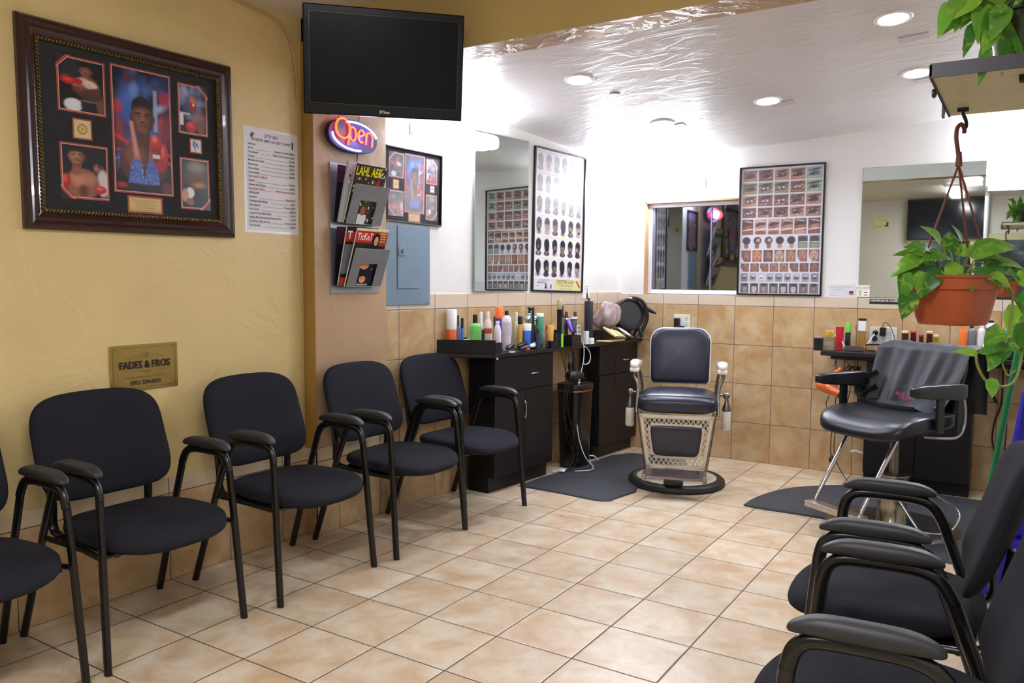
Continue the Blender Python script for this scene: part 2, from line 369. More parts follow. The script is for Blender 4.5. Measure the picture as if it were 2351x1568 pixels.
# tile wainscots
TW=((180,143,98),(192,161,118),(204,179,140),(162,124,84))
wt_left=tile_mat('wainscot_tile_front',(0,2),(.33,.40),(.215,0),TW,'4a4344',.004,.3,cap=.40,capcols='cdbfa6')
o=MB().box((-2.3,-.009,0),(3.03,0,.467)).build('trim_3',wt_left,rotz=R(90)); struct(o,None,'trim')
o=MB().box((3.021,-.094,0),(3.588,-.085,.467)).box((3.021,-.094,0),(3.03,-.0,.467)).build('trim_4',wt_left,rotz=R(90)); struct(o,None,'trim')
wt_b=tile_mat('wainscot_tile_rear',(0,2),(.292,.298),(.187,0),TW,'565056',.004,.3,cap=1.192,capcols='dccdb8')
struct(MB().box((.25,-.009,0),(3.62,0,1.27)).build('trim_5',wt_b,loc=(0,WB,0)),None,'trim')
wt_l=tile_mat('wainscot_tile_side',(0,2),(.30,.298),(.135,0),TW,'565056',.004,.3,cap=1.192,capcols='dccdb8')
struct(MB().box((0,-.009,0),(2.62,0,1.283)).build('trim_6',wt_l,loc=WA,rotz=ROTL),None,'trim')
# service window in the rear wall
win=thing('window_1','dark sliding service window with white frame in rear wall','window',(0,WB,0)); win['kind']='structure'
jb=MB(); t=.012
jb.box((wx0,0,wz0),(wx0+t,.11,wz1)); jb.box((wx1-t,0,wz0),(wx1,.11,wz1)); jb.box((wx0,0,wz1-t),(wx1,.11,wz1))
jb.build('jamb',mat('tan_jamb','b98d5e',.5),win)
fr=MB(); a0,a1,b0,b1=wx0+t,wx1-t,wz0+.005,wz1-t; k=.032
fr.box((a0,.05,b0),(a0+k,.10,b1)); fr.box((a1-k,.05,b0),(a1,.10,b1)); fr.box((a0+k,.05,b0),(a1-k,.10,b0+k)); fr.box((a0+k,.05,b1-k),(a1-k,.10,b1))
fr.build('frame',mat('white_vinyl','e2e0e4',.35),win,bevel=.003)
MB().box((a0+k,.058,b0+k),(a0+k+.018,.085,b1-k)).box((1.12,.072,b0+k),(1.13,.08,b1-k)).build('sash',mat('grey_sash','6a6872',.4),win)
MB().box((a0+k,.08,b0+k),(a1-k,.086,b1-k)).build('pane',mat('dark_window_glass','8d9398',.03,1,noise=0),win)
# front of the shop, behind the camera (seen in the mirrors)
d=thing('door_1','beige framed glass entrance door in front wall','door',(2.05,-2.3,0)); d['kind']='structure'
fm=mat('beige_door_frame','c9c0a0',.45)
q=MB()
for x0,x1 in ((-.5,-.42),(.38,.46),(1.36,1.44)): q.box((x0,0,0),(x1,.06,2.12))
q.box((-.5,0,2.04),(1.44,.065,2.14)); q.box((-.42,0,0),(.38,.05,.25)); q.box((.46,0,.7),(1.36,.05,.78)); q.build('frame',fm,d,bevel=.004)
MB().box((-.42,.01,.25),(.38,.02,2.04)).box((.46,.01,.78),(1.36,.02,2.04)).build('pane',mat('night_glass','39424e',.06,spec=.8,noise=.3,scale=2),d)
MB().box((.46,0,0),(1.36,.04,.7)).build('panel',yel,d)
t=thing('television','large dark flat television hung above the front door','television',(2.1,-2.2,2.385))
MB().box((-.56,-.03,-.32),(.56,.03,.32)).build('housing',blackpl,t,bevel=.006)
MB().box((-.54,.0305,-.295),(.54,.033,.3)).build('screen',mat('tv_back_screen','20242e',.12,noise=0),t)
t=thing('notice','small cream notice above the front door seen in the mirror','sign',(1.15,-2.29,2.35))
p=Print(0); p.rect(-.13,-.085,.13,.085,'e8e0a8')
pp=p.build('card',PRINT,t); pp.rotation_euler=(0,0,PI)
p=Print(-.001); p.text(0,.05,'Gapocets oo toodes',.022,'333344'); p.rect(-.1,-.04,-.07,.02,'222222'); p.rect(-.1,-.05,-.04,-.03,'222222'); p.text(.04,-.045,'pirwnod',.03,'222222')
pp=p.build('lettering',PRINT,t); pp.rotation_euler=(0,0,PI)

# ================================================================= LIGHTS
vc=mat('fixture_white','f2f2f2',.4)
def downlight(x,y,i,lab):
    z=cz(x,y); t=thing('downlight',lab,'ceiling light',(x,y,z),group='recessed downlights in the rear ceiling',rot=(math.atan(-.097),-math.atan(.0675),0))
    r=.078
    MB().lathe([(r-.012,-.001),(r-.01,-.006),(r+.004,-.006),(r+.01,-.001)],32).build('trim_ring',vc,t,smooth=True)
    MB().lathe([(.001,-.0035),(r-.012,-.0035)],32).build('lens',disc_m,t)
    ld=bpy.data.lights.new('downlight_lamp','AREA'); ld.shape='DISK'; ld.size=.13; ld.energy=E_DOWN*1.15; ld.color=(.86,.93,1.08); ld.spread=R(150)
    lo=bpy.data.objects.new('downlight_lamp',ld); COL.objects.link(lo); lo.parent=t; lo.location=(0,0,-.012)
for i,(x,y,l) in enumerate([(1.006,4.213,'round downlight nearest the beam on the left, right of the television'),(1.105,5.229,'round downlight at the back left above the window'),(1.828,5.155,'small round downlight in the middle of the rear ceiling'),(2.642,4.31,'round downlight at upper right nearest the camera'),(2.659,5.136,'round downlight half hidden behind the shelf plant leaves')]):
    downlight(x,y,i,l)
for k,(x,y,l) in enumerate([(1.155,5.33,'thin rectangular ceiling vent beside the back left downlight'),(1.90,5.25,'thin rectangular ceiling vent beside the middle downlight'),(2.70,4.60,'thin rectangular ceiling vent beside the upper right downlight'),(2.70,5.28,'thin rectangular ceiling vent beside the downlight behind the plant')]):
    tag(MB().box((-.07,-.035,-.004),(.07,.035,.001)).build('ceiling_vent',mat('vent_grey','c4c0bf',.4),loc=(x,y,cz(x,y)-.001)),l,'vent','ceiling vents'); 
    bpy.data.objects[-1] if False else None
for o in [o for o in COL.objects if o.name.startswith('ceiling_vent')]: o.rotation_euler=(math.atan(-.097),-math.atan(.0675),0)
tag(MB().lathe([(.001,-.004),(.03,-.004),(.034,.001)],20).build('smoke_detector',mat('grey_cover','b8b4b2',.5),loc=(1.073,4.543,cz(1.073,4.543)-.001)),'small grey round cover in the ceiling behind the first downlight','ceiling fitting')
def vanity(name,label,loc,rotz,x0,x1,zh=.05,out=.09,power=14):
    t=thing(name,label,'wall light',loc,rotz)
    MB().box((x0,-.03,-.035),(x1,0,.035)).build('base_plate',vc,t,bevel=.004)
    l=x1-x0
    m=MB(); n=14
    for k in range(1):
        M=Matrix.Translation((( x0+x1)/2,-out*.62,0))@Matrix.Rotation(PI/2,4,'Y')
        m.cushion(zh*2,out*.9,l,ex=3.2,p=9,n=28,M=M)
    m.build('lens',lens_m,t,smooth=True)
    for xx in (x0+.06,x1-.06): MB().box((xx-.012,-.05,-.045),(xx+.012,-.0,.045)).build('end_bracket',vc,t,bevel=.003)
    ld=bpy.data.lights.new(name+'_lamp','AREA'); ld.shape='RECTANGLE'; ld.size=l*.95; ld.size_y=.08; ld.energy=power*.78; ld.color=(.86,.93,1.08)
    lo=bpy.data.objects.new(name+'_lamp',ld); COL.objects.link(lo); lo.parent=t; lo.location=((x0+x1)/2,-out-.035,0); lo.rotation_euler=(R(90),0,0)
    return t
vanity('wall_light','long white tube wall light over the tall mirror, beside television',wl(.65,0,2.275),ROTL,-.42,.29,.048,.10,8)
vanity('wall_light','glowing white tube light in the corner past the haircut poster',wl(2.29,0,2.12),ROTL,-.17,.17,.045,.09,13)
vanity('wall_light','glowing white tube light on rear wall above the service window',(.80,WB,2.14),0,-.26,.30,.04,.09,16)
vt=vanity('wall_light','white tube wall light at the far right edge above the mirrors',(3.22,WB,2.10),0,-.155,.35,.045,.10,22)
MB().box((-.10,-.07,.05),(.30,-.0,.26)).build('lamp_box',lens_m,vt,bevel=.02,seg=3)
# added ceiling fixtures, out of view, to light the waiting area
for (x,y,l) in ((2.3,-.9,'unseen ceiling tube fixture added as fill near the front door'),(2.6,.75,'unseen ceiling tube fixture added as fill above the waiting area')):
    t=thing('fill_ceiling_light',l,'ceiling light',(x,y,2.72))
    MB().box((-.09,-.55,-.03),(.09,.55,0)).build('housing',vc,t,bevel=.004)
    MB().cushion(.15,1.06,.05,ex=8,p=3,M=Matrix.Translation((0,0,-.05))).build('lens',mat('front_fill_lens','ffffff',.4,emit=E_FRONT_FILL*1.5,ecol='fafaff',noise=0),t,smooth=True)
    ld=bpy.data.lights.new('front_fill_lamp','AREA'); ld.shape='RECTANGLE'; ld.size=.16; ld.size_y=1.05; ld.energy=E_FRONT_FILL*1.0; ld.color=(.95,.97,1)
    lo=bpy.data.objects.new('front_fill_lamp',ld); COL.objects.link(lo); lo.parent=t; lo.location=(0,0,-.085)
#@@LIGHTS_END

# ================================================================= WAITING CHAIRS
def make_chair():
    t=thing('waiting_chair','x','chair')
    for s in (-1,1):
        yf=s*.288; yt=s*.268
        def yy(z): return yf+(yt-yf)*min(1,z/.66)
        front=[(.565,yf,0),(.548,yy(.2),.2),(.53,yy(.42),.42),(.514,yy(.60),.60)]
        rear=[(.0,yf,0),(.07,yy(.2),.2),(.145,yy(.42),.42),(.212,yy(.60),.60)]
        bend=spline([(.514,yt,.60),(.500,yt,.645),(.462,yt,.668),(.36,yt,.672),(.285,yt,.668),(.242,yt,.648),(.212,yt,.60)],5)
        MB().tube(front,.0175,10,flat=.72,up=(1,0,0)).build('leg',black_tube,t,smooth=True)
        MB().tube(rear,.0175,10,flat=.72,up=(1,0,0)).build('leg',black_tube,t,smooth=True)
        MB().tube(bend,.0175,10,flat=.8,cap=False,up=(1,0,0)).build('arm_tube',black_tube,t,smooth=True)
        pad=MB()
        def fn(x,y,z,yt=yt):
            q=x/.145
            return (.375+x,yt+y*(1-.10*q*q),.702+z*(1-.06*q*q)-.052*max(0,q-.45)**2-.040*max(0,-q-.45)**2)
        pad.cushion(.285,.058,.046,ex=3.4,p=2.4,n=56,fn=fn); pad.build('armrest',arm_poly,t,smooth=True)
        MB().tube([(.530,yy(.40),.40),(.36,s*.245,.392),(.145,yy(.41),.41)],.0105,8).build('side_rail',black_tube,t,smooth=True)
        MB().tube(spline([(.50,s*.20,.392),(.30,s*.20,.386),(.12,s*.20,.390),(.072,s*.20,.42),(.070,s*.20,.50),(.045,s*.20,.68)],5),.0125,8,flat=1.5).build('back_support',black_tube,t,smooth=True)
    for xx,z in ((.50,.395),(.16,.395)):
        MB().tube([(xx,-.25,z),(xx,.25,z)],.0105,8).build('crossbar',black_tube,t,smooth=True)
    st=MB()
    def sf(x,y,z):
        fx=(x/.265); z2=z+.432
        if fx>0: z2-=.030*fx**3
        z2+=.012*(y/.26)**2*(1 if z>0 else .2)
        w=1+.05*fx-.08*max(0,-fx-.1)
        return (.345+x+.030*(1-(y/.26)**2)*max(0,fx),y*w,z2)
    st.cushion(.515,.515,.092,ex=3.3,p=2.5,n=96,fn=sf); st.build('seat',black_fabric,t,smooth=True)
    MB().cushion(.44,.44,.012,ex=5,M=Matrix.Translation((.33,0,.392))).build('seat_board',blackpl,t,smooth=True)
    bk=MB()
    def bf(x,y,z):   # x across, y up, z thickness(front +)
        v=y/.195; wid=1-.015*v-.03*max(0,-v-.3)
        up=.712+y+.014*(1-(x/.27)**2)*max(0,v)
        fwd=.105-.128*(y+.195)/.39+.03+z+.030*(x/.27)**2-.010*(1-v*v)
        return (fwd,x*wid,up)
    bk.cushion(.545,.39,.076,ex=4.6,p=2.5,n=96,fn=bf); bk.build('backrest',black_fabric,t,smooth=True,sharp=80)
    return t
def copy_tree(o,parent=None):
    c=o.copy(); COL.objects.link(c)
    if parent: c.parent=parent
    for ch in list(o.children):
        copy_tree(ch,c)
    return c
proto=make_chair()
chairs=[(.055,1.165,0,'black padded waiting chair cut off by the left edge of the photo'),
(.060,1.815,0,'black padded waiting chair under the brass plaque and big boxing frame'),
(.10,2.545,0,'black padded waiting chair left of the pillar, under the price list'),
(.125,3.255,0,'black padded waiting chair in front of the brown pillar and magazine rack'),
(.130,3.875,-3,'black padded waiting chair against the black cabinet, last in the left row'),
(3.28,2.655,183.6,'black padded waiting chair on the right with its back to the broom'),
(3.365,1.935,184.8,'black padded waiting chair nearest the camera at bottom right')]
for i,(x,y,a,l) in enumerate(chairs):
    t=proto if i==0 else copy_tree(proto)
    t.location=(x,y,0); t.rotation_euler=(0,0,R(a)); t['label']=l; t['group']='black waiting chairs with armrests'

# ================================================================= WALL PIECES, YELLOW WALL
LW=R(90)
def face(r,u,v,s,skin,lit,hair='15100f',body=True,turn=0):
    """soft portrait: head of height s (in v) centred at u,v"""
    k=r.asp; w=s*.36*k     # half width in u
    if body:
        r.ell(u,v-s*1.25,w*2.3,s*.62,skin,.12); r.ell(u-w*.8,v-s*1.05,w*1.0,s*.3,lit,.7,op=.5)
    r.poly([(u-w*.62,v-s*.8),(u+w*.62,v-s*.8),(u+w*.6,v-s*.25),(u-w*.6,v-s*.25)],skin)
    for q in (-1,1): r.ell(u+q*w*1.02,v-.02*s,w*.14,s*.11,skin,.3)
    r.ell(u,v+.22*s,w*1.0,s*.36,hair,.06); r.ell(u,v-.04*s,w,s*.46,skin,.07); r.ell(u,v+.02*s,w*.93,s*.36,skin,.05)
    r.ell(u-w*.15+turn*w*.1,v-.02*s,w*.62,s*.32,lit,.9,op=.75); r.ell(u,v+.36*s,w*.96,s*.17,hair,.12); r.ell(u,v+.2*s,w*.55,s*.09,lit,.9,op=.5)
    for q in (-1,1):
        r.ell(u+q*w*.42,v+.105*s,w*.27,s*.028,'170e0c',.5,q*-.12); r.ell(u+q*w*.42,v+.04*s,w*.24,s*.045,skin,.6,op=.7); r.ell(u+q*w*.42,v+.035*s,w*.16,s*.022,'140c0a',.4); r.ell(u+q*w*.46,v+.04*s,w*.04,s*.012,'d8c8c0',.4)
    r.ell(u,v-.08*s,w*.12,s*.10,lit,.8,op=.8); r.ell(u,v-.135*s,w*.26,s*.035,'3a1f18',.6); r.ell(u,v-.24*s,w*.40,s*.032,'4a2422',.4); r.ell(u,v-.262*s,w*.30,s*.026,'8a4a42',.6,op=.8); r.ell(u,v-.36*s,w*.5,s*.06,lit,.9,op=.4)
_rc={}
def portrait(kind,haz=0):
    asp={1:1.42,2:1.75,3:1.45,4:1.42,5:1.45}[kind]; nx=120 if kind==2 else 66; r=Raster(nx,int(nx*asp),'14121a',asp); rn=random.Random(kind)
    if kind==1:
        r.ell(.25,.8,.3,.2,'2a2430',.9); r.ell(.15,.62,.12,.05,'7a4030',.8); r.ell(.8,.3,.25,.2,'4a3228',.9)
        r.ell(.62,.5,.26,.2,'7a4a3a',.2); face(r,.60,.80,.27,'5e382c','9a6450'); r.ell(.46,.58,.2,.07,'c8a090',.4,.4); r.ell(.70,.56,.16,.06,'d8c0b8',.4,-.3)
        r.ell(.22,.565,.19,.065,'b02028',.2); r.ell(.20,.585,.10,.03,'d84848',.8); r.ell(.42,.57,.10,.07,'a82028',.3); r.ell(.66,.52,.10,.05,'c8b0a8',.5)
        r.ell(.30,.11,.2,.12,'d8d6dc',.25); r.ell(.68,.12,.22,.12,'1c1a1e',.3); r.ell(.66,.30,.15,.12,'4a3028',.4); r.ell(.92,.14,.1,.14,'6a4430',.4); r.rect(.45,.2,.85,.23,'8a8a90',.6)
    if kind==2:
        for k in range(70): r.ell(rn.random(),.3+rn.random()*.7,.05+.06*rn.random(),.03+.05*rn.random(),rn.choice(['26366e','3a56a0','1b1c2a','4a68aa','1a1620','4a2430','5a6a9a','20203a']),1.2,rn.random()*3,.6)
        r.ell(.27,.72,.15,.13,'4a6cb8',1.2); r.ell(.30,.62,.12,.10,'38589e',1.2); r.ell(.36,.84,.08,.06,'6888c8',1.2); r.ell(.26,.93,.07,.05,'5a3038',1.2)
        r.rect(.70,.52,.77,.86,'a8b0d4',.7); r.ell(.82,.72,.14,.03,'98a4d0',1,.5); r.ell(.85,.58,.06,.06,'d0505a',.8); r.ell(.9,.55,.1,.12,'7a2834',1.2); r.ell(.9,.8,.1,.06,'9a2834',1); r.ell(.05,.68,.09,.05,'b83c44',.9); r.ell(.08,.5,.08,.1,'8a3a40',1.2)
        r.blur(3)
        r.poly([(0,.47),(0,.44),(.55,.30),(.55,.335)],'c83a34'); r.rect(0,.325,1,.347,'a83034'); r.poly([(.6,.31),(1,.245),(1,.27),(.6,.335)],'b83438')
        r.ell(.10,.22,.10,.11,'3456a4',.5)
        for k in range(60): r.ell(.02+rn.random()*.16,.12+rn.random()*.2,.008,.005,rn.choice(['88a0e0','2a4090','b0c0f0']),.8)
        r.ell(.5,.08,.55,.22,'17131a',.25); r.ell(.9,.05,.1,.05,'5a3028',.5)
        face(r,.50,.62,.30,'4e2d24','8e5a48'); 
        r.poly([(.26,.58),(.33,.58),(.47,.2),(.34,.2)],'b0706a',.9); r.poly([(.28,.57),(.31,.58),(.40,.3),(.36,.3)],'d09a90',.7)
        r.poly([(.56,.2),(.66,.2),(.70,.42),(.62,.44)],'9a5044',.9)
        for cx in (.37,.64):
            r.poly([(cx-.16,.07),(cx+.14,.07),(cx+.07,.27),(cx-.06,.27)],'4a64b0',.95)
            for k in range(150): r.ell(cx-.13+rn.random()*.26,.07+rn.random()*.17,.006,.0045,rn.choice(['90a8e8','3048a0','c0ccf4','6a84cc','283c88']),.8,0,.8)
        r.ell(.72,.43,.105,.065,'b42c2c',.15,-.5); r.ell(.70,.455,.05,.03,'e07068',1); r.ell(.72,.36,.09,.03,'8a2428',.3); r.rect(.66,.295,.79,.33,'ddd6dc',.9); r.ell(.87,.33,.07,.10,'b02c2e',.25); r.ell(.85,.36,.03,.05,'d86058',1); r.ell(.8,.24,.1,.05,'a02a30',.4)
        r.ell(.10,.05,.1,.022,'9a2030',.4); r.rect(0,0,.05,1,'14131c',.4)
    if kind==3:
        for k in range(30): r.ell(rn.random(),.3+rn.random()*.7,.1+.1*rn.random(),.05+.06*rn.random(),rn.choice(['6d7fae','8b93bb','3e4a6c','a9aecb','23232e','50587a']),1.2,rn.random()*3,.7)
        r.blur(2); r.rect(0,.15,.14,.4,'e4e2e6',.85); r.rect(0,.38,.4,.42,'c8c8d4',.8); r.ell(.50,.60,.13,.15,'7a2414',.2); r.ell(.50,.70,.13,.07,'c46a22',.5); r.ell(.52,.61,.05,.03,'e8cdb8',.6); r.ell(.50,.53,.06,.05,'a03020',.6); r.ell(.7,.35,.2,.12,'8a5a50',.8)
        r.ell(.42,.14,.2,.12,'b01c22',.2); r.ell(.40,.17,.1,.05,'dc5048',.9); r.ell(.78,.14,.14,.16,'7a4438',.5)
    if kind==4:
        r.ell(.8,.60,.12,.13,'6a4230',.15); r.ell(.8,.70,.14,.07,'121118',.15); r.ell(.76,.60,.05,.06,'a06c50',.8); r.ell(.9,.30,.14,.26,'c4bcc0',.3); r.rect(.7,.615,.9,.625,'181012',.8)
        r.ell(.44,.26,.38,.3,'8a5440',.15); r.ell(.36,.34,.2,.12,'b87c60',.9); r.ell(.45,.12,.1,.12,'5a3426',.8); r.ell(.62,.36,.12,.12,'a86e54',.8); face(r,.32,.79,.34,'6e4434','b07c60',body=False); r.ell(.32,.50,.12,.08,'8a5440',.5)
        r.ell(.07,.30,.1,.14,'aa1c20',.2); r.ell(.05,.34,.05,.07,'d85048',.9); r.ell(.84,.17,.14,.08,'b02020',.2); r.ell(.82,.19,.07,.03,'e06858',.9)
    if kind==5:
        r.ell(.5,.75,.5,.3,'5a5654',1.2); r.ell(.55,.85,.3,.1,'8a8480',1); r.ell(.55,.55,.28,.14,'6a4634',.9); r.ell(.65,.48,.2,.05,'b08258',.9); r.ell(.3,.3,.16,.12,'e0dce2',.25); r.ell(.12,.25,.12,.14,'b48c74',.4); r.ell(.65,.2,.3,.11,'141218',.3,.3); r.ell(.3,.12,.14,.08,'8a5c48',.6)
    r.blur(1 if kind==2 else 1); r.grain(.10)
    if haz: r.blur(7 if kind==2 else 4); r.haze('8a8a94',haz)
    return r
def photo(t,x0,z0,x1,z1,kind,cut,base,haz,matc):
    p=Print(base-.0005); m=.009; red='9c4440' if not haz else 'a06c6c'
    p.rect(x0-m,z0-m,x1+m,z1+m,red); p.rect(x0-.0028,z0-.0028,x1+.0028,z1+.0028,'d9b08c')
    if cut:
        r=Raster; k=.042; sx=-1 if 'l' in cut else 1; sz=1 if 't' in cut else -1
        X=x0 if sx<0 else x1; Z=z1 if sz>0 else z0; q=p.y; p.y=base-.0022
        a=lambda e,c_: p.poly([(X+sx*m*1.2,Z+sz*m*1.2),(X-sx*(k+e),Z+sz*m*1.2),(X+sx*m*1.2,Z-sz*(k+e))][::(1 if sx*sz>0 else -1)],c_)
        a(.004,'d9b08c'); a(0,red); a(-.014,matc)
    o=p.build('photo',PHOTO,t); portrait(kind,haz).build('print',x0,z0,x1,z1,base-.0016,PHOTO,o)
def memorabilia(name,label,loc,rotz,W,H,framed,bw,mcol,haz):
    t=thing(name,label,'framed picture',loc,rotz)
    if framed=='ornate':
        # stepped mahogany moulding mitred at the corners
        prof=[(0,0),(0,.020),(.010,.034),(.022,.036),(.034,.030),(.046,.032),(.056,.024),(bw,.018),(bw,0)]
        m=MB()
        cor=[(-W/2,-H/2,1,1),(W/2,-H/2,-1,1),(W/2,H/2,-1,-1),(-W/2,H/2,1,-1)]
        n=len(prof); vs=[(x+sx*d_,-q,z+sz*d_) for x,z,sx,sz in cor for d_,q in prof]; fs=[]
        for i in range(4):
            j=(i+1)%4
            for k in range(n-1): fs.append((i*n+k,j*n+k,j*n+k+1,i*n+k+1))
        m.add(vs,fs).build('frame',mat('mahogany_lacquer','2c0f0c',.26,noise=.25,scale=25,coat=.3),t,smooth=False)
        # rope bead
        bd=MB(); w2,h2=W/2-bw-.006,H/2-bw-.006
        def bar(a,b,N):
            a=V(a);b=V(b); dd=(b-a)/N; ux=(b-a).normalized(); uz=V((-ux.z,0,ux.x))
            for k in range(N):
                c_=a+dd*(k+.5); M=Matrix.Translation(c_)@Matrix(((ux.x,0,uz.x,0),(0,1,0,0),(ux.z,0,uz.z,0),(0,0,0,1)))@Matrix.Rotation(R(35),4,'Y')
                bd.ell((0,0,0),(dd.length*.36,.005,.0095),6,4,M)
        NX=int(w2*2/.014);NZ=int(h2*2/.014)
        bar((-w2,-.020,-h2),(w2,-.020,-h2),NX); bar((w2,-.020,-h2),(w2,-.020,h2),NZ); bar((w2,-.020,h2),(-w2,-.020,h2),NX); bar((-w2,-.020,h2),(-w2,-.020,-h2),NZ)
        bd.box((-w2-.008,-.017,-h2-.008),(w2+.008,-.0,-h2+.008)); bd.box((-w2-.008,-.017,h2-.008),(w2+.008,-.0,h2+.008)); bd.box((-w2-.008,-.017,-h2),(-w2+.008,-.0,h2)); bd.box((w2-.008,-.017,-h2),(w2+.008,-.0,h2))
        bd.build('rope_moulding',mat('antique_gold','6b5a34',.35,.8,noise=.3,scale=80),t,smooth=True)
        iw,ih=W/2-bw-.012,H/2-bw-.012; base=-.004
    else:
        m=MB(); b=bw
        m.box((-W/2,-.022,-H/2),(W/2,0,-H/2+b)); m.box((-W/2,-.022,H/2-b),(W/2,0,H/2)); m.box((-W/2,-.022,-H/2+b),(-W/2+b,0,H/2-b)); m.box((W/2-b,-.022,-H/2+b),(W/2,0,H/2-b))
        m.build('frame',mat('black_frame','0d0d0f',.3),t,bevel=.002); iw,ih=W/2-b,H/2-b; base=-.004
    MB().box((-iw-.004,base,-ih-.004),(iw+.004,0,ih+.004)).build('mat_board',mat(mcol[0],mcol[1],.85,noise=.1,bump=.05,bscale=400),t)
    IW,IH=2*iw,2*ih
    def U(a): return -iw+a*IW
    def Z(a): return -ih+a*IH
    for nm,a,b_,c_,d_,kd,cut in (('photo',.10,.62,.325,.93,1,'tl'),('photo',.375,.155,.70,.945,2,None),('photo',.765,.60,.935,.92,3,'tr'),('photo',.10,.09,.325,.405,4,'bl'),('photo',.765,.08,.935,.41,5,'br')):
        photo(t,U(a),Z(b_),U(c_),Z(d_),kd,cut,base,haz,mcol[1])
    p=Print(base-.0005); x0,z0,x1,z1=U(.165),Z(.455),U(.25),Z(.565); p.rect(x0-.006,z0-.006,x1+.006,z1+.006,'9c4440'); p.rect(x0,z0,x1,z1,'cdbb8e')
    cx,cc=(x0+x1)/2,(z0+z1)/2
    p.ellp(cx,cc,.022*W,.022*W,'8f7432')
    for k in range(10): p.ellp(cx+.012*W*math.cos(k*.628),cc+.012*W*math.sin(k*.628),.009*W,.0035*W,'c9b070',8,k*.628)
    p.build('medallion',PHOTO,t)
    p=Print(base-.0005); x0,z0,x1,z1=U(.83),Z(.47),U(.895),Z(.555); p.rect(x0-.006,z0-.006,x1+.006,z1+.006,'9c4440'); p.rect(x0,z0,x1,z1,'d6d2cc')
    cx,cc=(x0+x1)/2,(z0+z1)/2
    rr=random.Random(3)
    for k in range(9): p.ellp(cx+(rr.random()-.5)*.03*W,cc+(rr.random()-.5)*.03*W,.003*W,.013*W,'5b78b8',8,rr.random()-.5)
    p.build('signature_card',PHOTO,t)
    p=Print(base-.0005); x0,z0,x1,z1=U(.445),Z(.025),U(.63),Z(.115); p.rect(x0-.008,z0-.008,x1+.008,z1+.008,'9c4440'); p.rect(x0,z0,x1,z1,'c8ab70')
    for k,tx in enumerate(['Bunings  Nase Sudlet Puvishdictice','Posu. Shorianges obonsix','Corta ofs the stance de ore','Sotubio In Tooss calicera','Udorigrocoaprachuse botis ed be duncroed']):
        p.text((x0+x1)/2,z1-.012*W-.0105*W*k,tx,.0088*W,'6a5838')
    p.build('caption_plate',PHOTO,t)
    return t
memorabilia('framed_boxing_photographs','large mahogany framed boxing photo montage on the yellow wall',(0,2.088,1.965),LW,.965,.805,'ornate',.068,('black_mat','232226'),0)
for o in COL.objects:
    if o.name=='framed_boxing_photographs': o.rotation_euler=(0,R(-0.6),LW)
# price list
t=thing('price_list','laminated white price list taped to yellow wall beside the pillar','sign',(0,2.822,1.86),LW)
p=Print(-.0012)
p.v=[];
MB().box((-.172,-.0012,-.258),(.172,0,.258)).build('laminate',mat('laminate_sheet','e6e6ee',.15,noise=.02,coat=.5),t)
p.rect(-.158,-.246,.158,.246,'e4e3ea')
p.text(.0,.222,'DTU SEN',.021,'4a4a58',bold=.0006); p.text(.0,.198,"SWAJCRS SME'S 6LY ESTY DWST",.0175,'4a4a58',bold=.0005)
p.poly([(-.135,.215),(-.12,.235),(-.105,.225),(-.12,.205)],'77777f'); p.rect(-.128,.205,-.118,.222,'5a3030'); p.rect(.132,.178,.142,.215,'444450'); 
rows=[('Gentsups',None,0),('Shiotis','Sdcarios  0, 00 0% 000.00',0),('Cop Sicsoslo','5000s, IS NO NI 5SO 00.00',0),('Criopos','500.00',0),('Moctaro Not Gaice','$06.00',0),('Secots, Exis','275.00',0),('Drune Sotog','05.00',0),('Alosp Deidoo','$40.00',0),('DXN 6.RDS / SGRCID',None,1),('Dactiny','4.000 00',0),('Drteuo Aado Rotury','$65.00',0),('Duros.ORL GXTLL','Andren Sterue Ge 500.00',1),('DTENCDST',None,0),('Dectat ih','Betay105.00',0),('Coniltase Gnrto Botgs','160.00',0),('Sinos Gloster','Nrivoos 205.00',0),('Lioic Cente','1505.00',0),('Loado Se thlos Mcre Potes','$55.00',0),('Snalso. Mty Sdasnose De thine Ilos thay','$16.00',0),('Dood Sare Thay Alo Dor','Amncac 236.00',0),('Siod va Sasjo','1,506.00',0)]
for k,(a,b,rd) in enumerate(rows):
    z=.174-k*.0198; c_='b03a4a' if rd else '42424e'
    p.text(-.148,z,a,.0125,c_,'LEFT',bold=.0003)
    wd=len(a)*.0062; x0=-.146+wd
    if b:
        wb_=len(b)*.0062; x1=.146-wb_
        if x1>x0+.01: p.rect(x0+.004,z-.006,x1-.003,z-.0048,'4a4a58')
        p.text(.148,z-.001,b,.0125,c_,'RIGHT',bold=.0003)
p.build('printed_sheet',PRINT,t)
# brass plaque
t=thing('brass_plaque','engraved brass plaque reading FADES & FROS above the waiting chairs','sign',(0,2.097,.985),LW)
t.rotation_euler=(0,R(-0.5),LW)
MB().box((-.161,-.006,-.1),(.161,0,.1)).build('plate',mat('plaque_brass','a98f50',.3,.85,noise=.08,scale=6),t,bevel=.0015)
p=Print(-.0062); dk='1d1408'
def frame_line(w_,h_,r_,th):
    pts=[]
    for sx,sy,a0 in ((1,1,270),(-1,1,0),(-1,-1,90),(1,-1,180)):
        seq=[]
        for k in range(6):
            a=R(a0-0+(-18*k)); 
            seq.append((sx*w_/2+r_*math.cos(a),sy*h_/2+r_*math.sin(a)))
        pts+=seq
    n=len(pts)
    for i in range(n):
        a=V(pts[i]);b=V(pts[(i+1)%n]); d_=(b-a)
        if d_.length<1e-6: continue
        q=V((-d_.y,d_.x)).normalized()*th/2
        p.poly([tuple(a-q),tuple(b-q),tuple(b+q),tuple(a+q)],dk)
